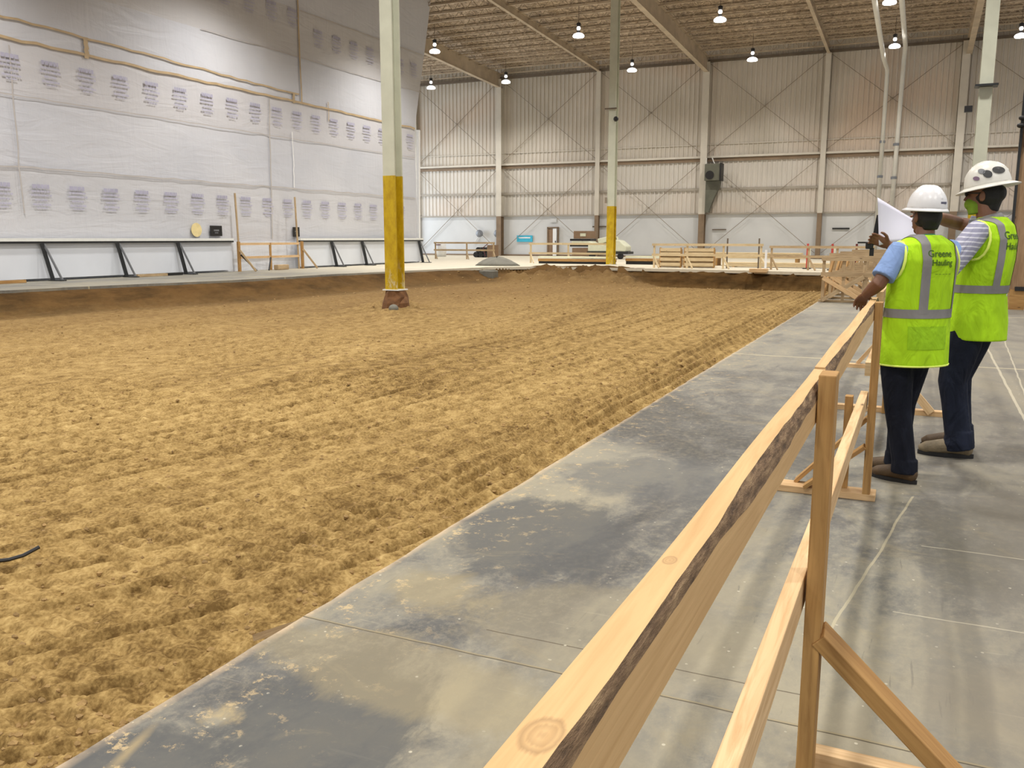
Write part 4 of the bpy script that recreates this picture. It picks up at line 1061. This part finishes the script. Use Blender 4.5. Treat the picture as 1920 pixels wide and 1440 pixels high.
def boot(t, ankle, d, mat, name='boot', s=1.0, lift=0.0):
    a = V(ankle); d = V((d[0], d[1], 0)).normalized(); g = V((a.x, a.y, 0))
    m = MB()
    m.tube([g-d*.075*s+V((0, 0, .05*s)), g-d*.06*s+V((0, 0, .052*s)), g+d*.02*s+V((0, 0, .06*s)), g+d*.10*s+V((0, 0, .048*s)), g+d*.165*s+V((0, 0, .04*s)), g+d*.20*s+V((0, 0, .033*s))],
           [(.018*s, .02*s), (.036*s, .042*s), (.043*s, .052*s), (.049*s, .042*s), (.044*s, .032*s), (.018*s, .015*s)], 16)
    m.tube([g-d*.02*s+V((0, 0, .04*s)), g-d*.02*s+V((0, 0, .14*s))], [(.042*s, .050*s), (.042*s, .050*s)], 16, up=d)
    me = fuse(m, .006, 3)
    b = link(name, me, mat, t, smooth=True)
    sd = V((-d.y, d.x, 0)); m = MB(); pts = []
    for k in range(24):
        an = 2*PI*k/24; x = math.cos(an); y = math.sin(an)
        wd = .047 if x > 0 else .040
        p = g+d*(.062+.142*x)*s+sd*(wd*y*s*(1.0-.12*abs(x)))
        pts.append((p.x, p.y))
    m.prism(pts, 'z', .0, .024*s); so = m.build('sole', M['black'], b)
    so.matrix_parent_inverse = b.matrix_parent_inverse.copy() @ Matrix.Identity(4) if False else Matrix.Identity(4)
    return b
def hardhat(t, c, R, mat, full, s=1.0, logo=None):
    """shell, brim, suspension band; c centre of the rim plane"""
    c = V(c)
    m = MB(); prof = []
    for k in range(13):
        a = PI/2*k/12; prof.append((.118*math.cos(a)**.85 if k < 12 else .002, .148*math.sin(a)))
    rot = R @ Matrix.Diagonal(V((.94*s, 1.16*s, 1.0*s)))
    m.lathe(c, prof, 40, rot=rot)
    # crown ridges
    for dx in (-.03, 0, .03):
        pts = []
        for k in range(9):
            a = PI*(k+1.5)/11
            pts.append(c+R@V((dx*s, .137*s*math.cos(a)*(1-.15*abs(dx)*20), (.149*math.sin(a)**.9)*s*(1-.0*abs(dx)))))
        m.tube(pts, .006*s, 8)
    shell = link('hard_hat', fuse(m, .005, 2), mat, t, smooth=True)
    m = MB(); n = 48; base = 0
    ring = []
    for j in range(n):
        an = 2*PI*j/n; x = math.cos(an); y = math.sin(an)
        ext = (.040 if full else .012)+(.03 if not full else .012)*max(0, y)**2+(.010 if full else 0)*max(0, -y)**2
        pin = V((x*.110*s, y*.136*s, .0)); pout = V((x*(.110+ext)*s, y*(.136+ext)*s, -.010*s-.012*s*(1 if full else .4)))
        for p, dz in ((pin, .004), (pout, .003), (pout, -.003), (pin, -.004)): m.v.append(tuple(c+R@(p+V((0, 0, dz*s)))))
    for j in range(n):
        j2 = (j+1) % n
        for k in range(4):
            k2 = (k+1) % 4; m.face((j*4+k, j*4+k2, j2*4+k2, j2*4+k))
    br = m.build('brim', mat, shell, smooth=True, bevel=0)
    return shell
def cut_band(src, planes, name, mat, parent, off=.003, keep=None):
    """faces of src between pairs of planes -> new slightly raised mesh (a sewn-on tape)"""
    bm = bmesh.new(); bm.from_mesh(src.data)
    for (co, no) in planes:
        g = bm.verts[:]+bm.edges[:]+bm.faces[:]
        bmesh.ops.bisect_plane(bm, geom=g, plane_co=co, plane_no=no, clear_outer=True)
    if keep: bmesh.ops.delete(bm, geom=[f for f in bm.faces if not keep(f.calc_center_median(), f.normal)], context='FACES')
    bm.normal_update()
    for v in bm.verts: v.co += v.normal*off
    me = bpy.data.meshes.new(name); bm.to_mesh(me); bm.free(); me.materials.clear()
    return link(name, me, mat, parent, smooth=True)
def text_on(src, s, size, origin, right, up, into, parent, mat, name='lettering'):
    cu = bpy.data.curves.new('t', 'FONT'); cu.body = s; cu.size = size; cu.align_x = 'CENTER'; cu.offset = size*.012
    to = bpy.data.objects.new('t', cu); COL.objects.link(to)
    dg = bpy.context.evaluated_depsgraph_get(); dg.update()
    me = bpy.data.meshes.new_from_object(to.evaluated_get(dg)); bpy.data.objects.remove(to)
    bm = bmesh.new(); bm.from_mesh(me); bmesh.ops.triangulate(bm, faces=bm.faces)
    bmesh.ops.subdivide_edges(bm, edges=bm.edges, cuts=1)
    tree = BVHTree.FromObject(src, dg) if False else BVHTree.FromPolygons([v.co.copy() for v in src.data.vertices], [tuple(p.vertices) for p in src.data.polygons])
    right, up, into = V(right).normalized(), V(up).normalized(), V(into).normalized()
    for v in bm.verts:
        p = V(origin)+right*v.co.x+up*v.co.y-into*.5
        h = tree.ray_cast(p, into)
        v.co = (h[0]-into*.004) if h[0] is not None else p+into*.5
    bm.to_mesh(me); bm.free(); me.materials.clear()
    return link(name, me, mat, parent)
def wlink(o): return o

# ---- shorter worker, back to the camera, leaning on the rail
f1 = V((-.66, .75, 0)).normalized(); l1 = V((0, 0, 1)).cross(f1)
P1 = thing('person', 'person in lime vest and plain white hard hat leaning on rail, holding up paper', 'person', (-.03, 5.55, 0))
def T1(x, y, z): return V((.015, 5.54, 0)) + l1*x + f1*y + V((0, 0, z))       # x left, y forward from the chest line
body = MB()
hc = T1(0, .045, 1.542)+V((.028, 0, 0))
R1, H1 = head(body, hc, f1, .90)
body.tube([T1(0, -.01, 1.36), T1(-.01, .0, 1.42), T1(-.025, .03, 1.49)], [.058, .050, .050], 14, up=f1)
body.tube([T1(0, 0, .80), T1(0, .0, .95), T1(0, .0, 1.12), T1(0, -.005, 1.26), T1(0, -.01, 1.36), T1(0, 0, 1.41)], [(.14, .10), (.13, .095), (.14, .10), (.16, .10), (.14, .08), (.06, .055)], 18, up=f1)
# left arm resting on the rail, right arm raised with the sheet
LS, LE, LWr = T1(.175, -.01, 1.345), V((-.215, 5.36, 1.155)), V((-.262, 5.50, 1.115))
LE = V((-.20, 5.33, 1.165)); LWr = V((-.268, 5.42, 1.098))
RS, RE, RWr = T1(-.175, .0, 1.345), V((.05, 5.97, 1.22)), V((-.175, 5.93, 1.375))
body.tube([LS, LS.lerp(LE, .5), LE, LE.lerp(LWr, .4), LWr], [.045, .043, .040, .038, .027], 12, up=(0, 1, .2))
body.tube([RS, RS.lerp(RE, .5), RE, RE.lerp(RWr, .4), RWr], [.045, .042, .037, .036, .027], 12, up=(0, 1, .2))
hand(body, LWr, V((-.035, .10, -.05)), (-.3, 0, 1), (1, 0, 0), .75, .95)
hand(body, RWr, V((-.13, -.02, .06)), (0, 1, .2), (0, -.3, 1), .6, .95)
for q, ank, kn in ((1, (-.005, 5.50, .10), (-.055, 5.50, .44)), (-1, (-.045, 5.68, .10), (-.035, 5.66, .44))):
    hip = T1(q*.07, -.005, .80)+V((-.045, 0, 0)); person_leg(body, hip, kn, ank, [.068, .066, .050, .048, .034])
link('body', fuse(body, .0045, 3), M['skin'], P1, smooth=True)
# trousers
m = MB()
m.tube([T1(0, 0, .93)+V((-.03, 0, 0)), T1(0, 0, .84)+V((-.05, 0, 0)), T1(0, 0, .76)+V((-.055, 0, 0))], [(.145, .115), (.15, .115), (.13, .105)], 18, up=f1)
for q, ank, kn in ((1, (.003, 5.50, .09), (-.055, 5.50, .44)), (-1, (-.04, 5.68, .09), (-.035, 5.66, .44))):
    hip = V(T1(q*.074, -.005, .80))+V((-.05, 0, 0)); m.tube([hip+V((0, 0, .10)), hip, hip-V((0, 0, .03))], .092, 14, up=(0, 1, 0)); person_leg(m, hip, kn, ank, [.094, .090, .075, .070, .066])
    kn, ank = V(kn), V(ank)
    m.tube([ank+V((0, 0, .05)), ank+V((0, 0, -.03))], [.071, .076], 14, up=(0, 1, 0))
link('trousers', fuse(m, .006, 3), M['navy'], P1, smooth=True)
boot(P1, (.005, 5.50, .1), (-.92, .40), M['boot_brown'], s=.98); boot(P1, (-.04, 5.68, .1), (-.85, .52), M['boot_brown'], s=.98)
# shirt
m = MB()
m.tube([T1(0, 0, .86), T1(0, 0, 1.10), T1(0, -.005, 1.26), T1(0, -.01, 1.37), T1(0, 0, 1.415)], [(.15, .11), (.15, .11), (.163, .108), (.14, .09), (.070, .066)], 18, up=f1)
m.tube([LS.lerp(LE, -.15), LS, LS.lerp(LE, .5), LS.lerp(LE, .80)], [.055, .062, .062, .066], 14, up=(0, 1, .2)); m.tube([RS.lerp(RE, -.15), RS, RS.lerp(RE, .6)], [.055, .058, .060], 14, up=(0, 1, .2))
link('shirt', fuse(m, .006, 3), M['blue_shirt'], P1, smooth=True)
m = MB(); m.tube([T1(0, .0, 1.40), T1(0, .006, 1.435)], [(.070, .066), (.060, .058)], 18, up=f1); m.build('collar', M['green_shirt'], P1, smooth=True)
# vest
def vest(T, w, d, hem, top, f, P, flare=1.0, belly=0.0, sh=(0, 0, 0)):
    m = MB()
    sh = V(sh)
    m.tube([T(0, 0, hem)+sh, T(0, 0, hem+.12)+sh*.9, T(0, belly, hem+.30)+sh*.5, T(0, 0, top-.24), T(0, -.005, top-.12), T(0, -.012, top-.035), T(0, -.012, top+.012)],
           [(w*flare, d*flare*1.06), (w*flare*.98, d*flare*1.03), (w*.97, d), (w*.98, d), (w*1.0, d*.98), (w*.86, d*.78), (w*.40, d*.52)], 26, up=f)
    o = link('safety_vest', fuse(m, .007, 4), M['vest'], P, smooth=True); return o
v1 = vest(T1, .205, .142, .70, 1.425, f1, P1, flare=1.04, sh=(-.012, 0, 0))
for v in v1.data.vertices:                       # the hem hangs away at the right
    k = max(0, (1.05-v.co.z)/.35)
    if k > 0: v.co.x += k*.0*1
def bandz(src, z0, z1, P, name='reflective_band', mat=None, keep=None, off=.003):
    return cut_band(src, [((0, 0, z1), (0, 0, 1)), ((0, 0, z0), (0, 0, -1))], name, mat or M['reflect'], P, off, keep)
b_ = bandz(v1, .975, 1.025, v1)
M['vest_dim'] = fabric('dim_lime_vest', rgb(150, 196, 36), .12, .8)
pc = T1(.03, 0, 0)
cut_band(v1, [(pc+l1*.12, l1), (pc-l1*.115, -l1), ((0, 0, .93), (0, 0, 1)), ((0, 0, .80), (0, 0, -1))], 'back_pocket', M['vest_dim'], v1, .0025, keep=lambda c, n: n.dot(f1) < 0)
for xl in (.082, -.150):
    pc = T1(xl, 0, 0)
    cut_band(v1, [(pc+l1*.024, l1), (pc-l1*.024, -l1), ((0, 0, 1.0), (0, 0, -1))], 'reflective_band', M['reflect'], v1, .0035, keep=lambda c, n: True)
# armhole bindings: dark opening with pale edge
for q, S in ((1, LS), (-1, RS)):
    pts = []
    for k in range(17):
        a = 2*PI*k/16
        pts.append(V(S)+V((0, 0, -.05))+f1*(.070*math.cos(a))+V((0, 0, .105*math.sin(a)))+l1*q*(.012-.016*math.sin(a)))
    MB().tube(pts, .008, 8, cap=False).build('armhole_binding', M['vest_edge'], v1, smooth=True)
MB().tube([T1(.211*math.cos(a), .154*math.sin(a), .703)+V((-.012, 0, 0)) for a in [2*PI*k/24 for k in range(25)]], .006, 6, cap=False).build('hem_binding', M['vest_edge'], v1, smooth=True)
into1 = f1
rt1 = -l1
text_on(v1, 'Greene', .052, T1(.0, 0, 1.318), rt1, V((0, 0, 1)), into1, v1, M['ink'])
text_on(v1, 'Hauling', .047, T1(-.012, 0, 1.270), rt1, V((0, 0, 1)), into1, v1, M['ink'])
text_on(v1, '_ _ _ _ _', .030, T1(-.02, 0, 1.225), rt1, V((0, 0, 1)), into1, v1, M['ink'])
# hair and hat
m = MB(); m.ell(H1(0, -.018, .0), (.080*.9, .092*.9, .088*.9), R1); m.tube([H1(0, -.052, -.03), H1(0, -.05, -.085)], [(.062, .035), (.045, .024)], 14, up=f1)
link('hair', fuse(m, .006, 2), M['hair'], P1, smooth=True)
Rh = R1 @ Matrix.Rotation(math.radians(4), 3, 'X')
hat1 = hardhat(P1, H1(0, -.005, .048), Rh, M['hat'], False, .86)
text_on(hat1, 'SAFE', .020, H1(0, 0, .070) + l1*-.012, rt1, V((0, 0, 1)), into1, hat1, M['blue_ink'], 'hat_label') if False else None
m = MB(); hb = H1(-.01, -.132, .078); 
for k in range(4): m.box((0, 0, 0), (.001, .001, .001)) if False else None
cx_ = hb
m.beam(hb-rt1*.018, hb+rt1*.018, .004, .012); m.build('hat_label', M['blue_ink'], hat1)
# paper held up
t = thing('paper_sheet', 'large white drawing sheet held up before the shorter worker', 'paper', (-.2, 5.95, 1.4))
m = MB(); n = 10
tl, tr, br_, bl = V((-.262, 5.92, 1.665)), V((-.045, 6.02, 1.53)), V((-.025, 6.02, 1.395)), V((-.235, 5.90, 1.375))
for j in range(n+1):
    for i in range(n+1):
        a = i/n; b = j/n
        p = (tl*(1-a)+tr*a)*(1-b)+(bl*(1-a)+br_*a)*b
        p = p+V((0, .03*math.sin(PI*a)*(1-b)+.01*math.sin(3*b+2*a), .012*math.sin(PI*a)*b)); m.v.append(tuple(p))
for j in range(n):
    for i in range(n): a = j*(n+1)+i; m.face((a, a+1, a+n+2, a+n+1))
o = m.build('sheet', M['paper'], t, smooth=True); so = o.modifiers.new('s', 'SOLIDIFY'); so.thickness = .0015
t = thing('clipboard', 'dark clipboard edge peeking out left behind the white drawing sheet', 'clipboard', (-.27, 5.98, 1.3))
m = MB(); m.prism([(-.285, 1.37), (-.262, 1.56), (-.20, 1.58), (-.19, 1.40)], 'y', 5.97, 5.978); m.build('board', M['black'], t)
t = thing('tape_measure', 'small black gadget held under the sheet in the raised hand', 'gadget', (-.30, 5.93, 1.33))
MB().box((-.290, 5.93, 1.375), (.045, .035, .045)).build('case', M['black'], t, bevel=.006); MB().box((-.330, 5.93, 1.392), (.06, .006, .010)).build('tongue', M['black'], t)
MB().box((-.275, 5.93, 1.335), (.025, .02, .05)).build('strap', M['black'], t)

# ---- taller worker, facing left
f2 = V((-.90, .43, 0)).normalized(); l2 = V((0, 0, 1)).cross(f2)
P2 = thing('person', 'taller person in lime vest and stickered white hard hat, pointing at the paper', 'person', (.36, 6.4, 0))
def T2(x, y, z): return V((.392, 6.42, 0)) + l2*x + f2*y + V((0, 0, z))
body = MB()
hf = V((-.97, .22, 0)).normalized()
hc = T2(0, .055, 1.690)
R2, H2 = head(body, hc, hf, 1.0)
body.tube([T2(0, .0, 1.44), T2(0, .02, 1.53), T2(0, .045, 1.64)], [.068, .060, .058], 14, up=f2)
body.tube([T2(0, 0, .88), T2(0, .02, 1.05), T2(0, .01, 1.22), T2(0, -.005, 1.36), T2(0, -.01, 1.46), T2(0, 0, 1.53)], [(.15, .12), (.15, .13), (.15, .125), (.17, .115), (.15, .09), (.07, .065)], 18, up=f2)
LS2, LE2, LW2 = T2(.175, .0, 1.46), V((.17, 6.16, 1.24)), V((.05, 6.10, 1.16))
RS2, RE2, RW2 = T2(-.175, .02, 1.47), V((.22, 6.62, 1.515)), V((.03, 6.30, 1.565))
body.tube([LS2, LS2.lerp(LE2, .5), LE2, LE2.lerp(LW2, .4), LW2], [.050, .048, .042, .040, .028], 12, up=(0, 1, .2))
body.tube([RS2, RS2.lerp(RE2, .5), RE2, RE2.lerp(RW2, .4), RW2], [.050, .048, .044, .044, .030], 12, up=(0, 1, .2))
hand(body, LW2, V((-.1, -.02, .03)), (0, -1, .3), (0, .2, 1), .5, 1.0)
hand(body, RW2, V((-.11, -.16, .005)), (.3, .3, 1), (.6, -.6, .2), .12, 1.0)
for q, ank, kn in ((1, (.315, 6.30, .10), (.255, 6.30, .52)), (-1, (.33, 6.55, .10), (.29, 6.53, .52))):
    hip = T2(q*.08, 0, .87)+V((-.045, 0, 0)); person_leg(body, hip, kn, ank, [.075, .08, .058, .055, .04])
link('body', fuse(body, .0048, 3), M['skin2'], P2, smooth=True)
m = MB()
m.tube([T2(0, 0, 1.0), T2(0, 0, .90)+V((-.04, 0, 0)), T2(0, 0, .83)+V((-.055, 0, 0))], [(.15, .13), (.155, .135), (.15, .13)], 18, up=f2)
for q, ank, kn in ((1, (.315, 6.30, .10), (.25, 6.30, .50)), (-1, (.325, 6.55, .10), (.285, 6.53, .50))):
    hip = T2(q*.082, 0, .88)+V((-.045, 0, 0)); m.tube([hip+V((.02, 0, .05)), hip, hip-V((0, 0, .03))], .100, 14, up=(0, 1, 0)); person_leg(m, hip, kn, ank, [.115, .112, .088, .080, .080])
    ank = V(ank); m.tube([ank+V((0, 0, .08)), ank+V((.0, 0, .0)), ank+V((.008, 0, -.045))], [.083, .094, .090], 14, up=(0, 1, 0))
link('trousers', fuse(m, .006, 3), M['navy2'], P2, smooth=True)
boot(P2, (.315, 6.30, .1), (-1, .04), M['boot_tan'], s=1.18); boot(P2, (.325, 6.55, .1), (-1, -.02), M['boot_brown'], s=1.14)
m = MB()
m.tube([T2(0, 0, 1.0), T2(0, 0, 1.2), T2(0, -.005, 1.36), T2(0, -.01, 1.475), T2(0, 0, 1.535)], [(.16, .13), (.16, .13), (.178, .122), (.158, .098), (.080, .075)], 18, up=f2)
m.tube([LS2.lerp(LE2, -.15), LS2, LS2.lerp(LE2, .5), LE2, LE2.lerp(LW2, .25)], [.062, .074, .076, .072, .066], 14, up=(0, 1, .2)); m.tube([RS2.lerp(RE2, -.15), RS2, RS2.lerp(RE2, .75)], [.06, .068, .066], 14, up=(0, 1, .2))
link('shirt', fuse(m, .006, 3), M['stripe_shirt'], P2, smooth=True)
v2 = vest(T2, .192, .156, .775, 1.54, f2, P2, belly=.01, flare=1.12, sh=(-.035, 0, 0))
bandz(v2, 1.075, 1.125, v2)
for xl in (.105, -.105):
    pc = T2(xl, 0, 0)
    cut_band(v2, [(pc+l2*.022, l2), (pc-l2*.022, -l2), ((0, 0, 1.1), (0, 0, -1))], 'reflective_band', M['reflect'], v2, .0035)
for q, S in ((1, LS2), (-1, RS2)):
    pts = []
    for k in range(17):
        a = 2*PI*k/16
        pts.append(V(S)+V((0, 0, -.055))+f2*(.085*math.cos(a))+V((0, 0, .12*math.sin(a)))+l2*q*(.012-.018*math.sin(a)))
    MB().tube(pts, .008, 8, cap=False).build('armhole_binding', M['vest_edge'], v2, smooth=True)
text_on(v2, 'Greene', .066, T2(0, 0, 1.415), -l2, V((0, 0, 1)), f2, v2, M['ink']); text_on(v2, 'Hauling', .06, T2(0, 0, 1.35), -l2, V((0, 0, 1)), f2, v2, M['ink'])
m = MB(); m.tube([T2(0, -.012, 1.515), T2(0, .002, 1.56)], [(.082, .078), (.070, .066)], 18, up=f2); m.build('collar', M['reflect'], P2, smooth=True)
m = MB(); m.ell(H2(0, -.028, .0), (.082, .090, .092), R2); m.tube([H2(0, -.062, -.03), H2(0, -.055, -.10)], [(.066, .045), (.052, .032)], 14, up=f2); m.ell(H2(0, -.095, .01), (.05, .035, .05), R2)
link('hair', fuse(m, .006, 2), M['hair'], P2, smooth=True)
m = MB(); m.ell(H2(0, .040, -.055), (.058, .070, .050), R2); m.tube([H2(0, .04, -.06), H2(0, .03, -.115)], [(.056, .056), (.052, .05)], 14, up=f2)
link('face_mask', fuse(m, .005, 2), M['mask'], P2, smooth=True)
m = MB()
for q in (-1, 1):
    m.ell(H2(q*.034, .094, .012), (.028, .010, .019), R2); m.tube([H2(q*.062, .088, .014), H2(q*.078, .0, .01)], .004, 6)
m.build('safety_glasses', M['black'], P2, smooth=True)
Rh = R2 @ Matrix.Rotation(math.radians(-11), 3, 'X')
hat2 = hardhat(P2, H2(0, -.018, .060), Rh, M['hat2'], True, 1.0)
tree = BVHTree.FromPolygons([v.co.copy() for v in hat2.data.vertices], [tuple(p.vertices) for p in hat2.data.polygons])
def sticker(px, pz, rx, rz, mat, name='sticker'):
    """round decal laid on the hat; px/pz are offsets on the side of the hat seen from the camera"""
    c0 = H2(0, -.018, .060); rt = V((1, 0, 0)); dirn = V((0, 1, 0))
    m = MB(); n = 20; vs = []
    for k in range(n):
        a = 2*PI*k/n
        p = c0+rt*(px+rx*math.cos(a)-.25*rz*math.sin(a))+V((0, 0, pz+rz*math.sin(a)))-dirn*.5
        h = tree.ray_cast(p, dirn)
        if h[0] is None: return
        vs.append(h[0]-dirn*.004+h[1]*.001)
    cc = sum(vs, V())/n; h = tree.ray_cast(cc-dirn*.5, dirn); 
    if h[0] is None: return
    m.v = [tuple(v) for v in vs]+[tuple(h[0]+h[1]*.004)]
    for k in range(n): m.face((k, (k+1) % n, n))
    m.build(name, mat, hat2)
sticker(.048, .090, .036, .022, M['black']); sticker(-.012, .066, .026, .024, M['black_steel']); sticker(-.072, .040, .018, .013, M['purple']); sticker(-.046, .084, .020, .016, M['grey_steel'])

# ------------------------------------------------------------------ light and camera
w = bpy.data.worlds.new('hall_fill_light'); sc.world = w; w.use_nodes = True  # even fill light added all round; daylight from unseen open sides is assumed
bg = w.node_tree.nodes['Background']; bg.inputs[0].default_value = (.98, .985, 1.0, 1); bg.inputs[1].default_value = .55

f, pitch, yaw, roll = 1638.3, .165866, .432772, .000792
cam = bpy.data.cameras.new('camera'); co = bpy.data.objects.new('camera', cam); COL.objects.link(co)
cam.sensor_fit = 'HORIZONTAL'; cam.sensor_width = 36; cam.lens = 36*f/1920
fw = V((-math.sin(yaw)*math.cos(pitch), math.cos(yaw)*math.cos(pitch), -math.sin(pitch)))
rt = V((math.cos(yaw), math.sin(yaw), 0)); up = rt.cross(fw)
r2 = rt*math.cos(roll)+up*math.sin(roll); u2 = up*math.cos(roll)-rt*math.sin(roll)
Rm = Matrix((r2, u2, -fw)).transposed().to_4x4(); Rm.translation = V((0, 0, 1.42)); co.matrix_world = Rm
cam.clip_start = .05; cam.clip_end = 300
sc.camera = co
sc.view_settings.view_transform = 'Standard'; sc.view_settings.look = 'None'
sc.view_settings.gamma = 1; sc.view_settings.use_curve_mapping = False
sc.view_settings.exposure = 0.0
for o in bpy.data.objects:
    if '_world' in o: del o['_world']
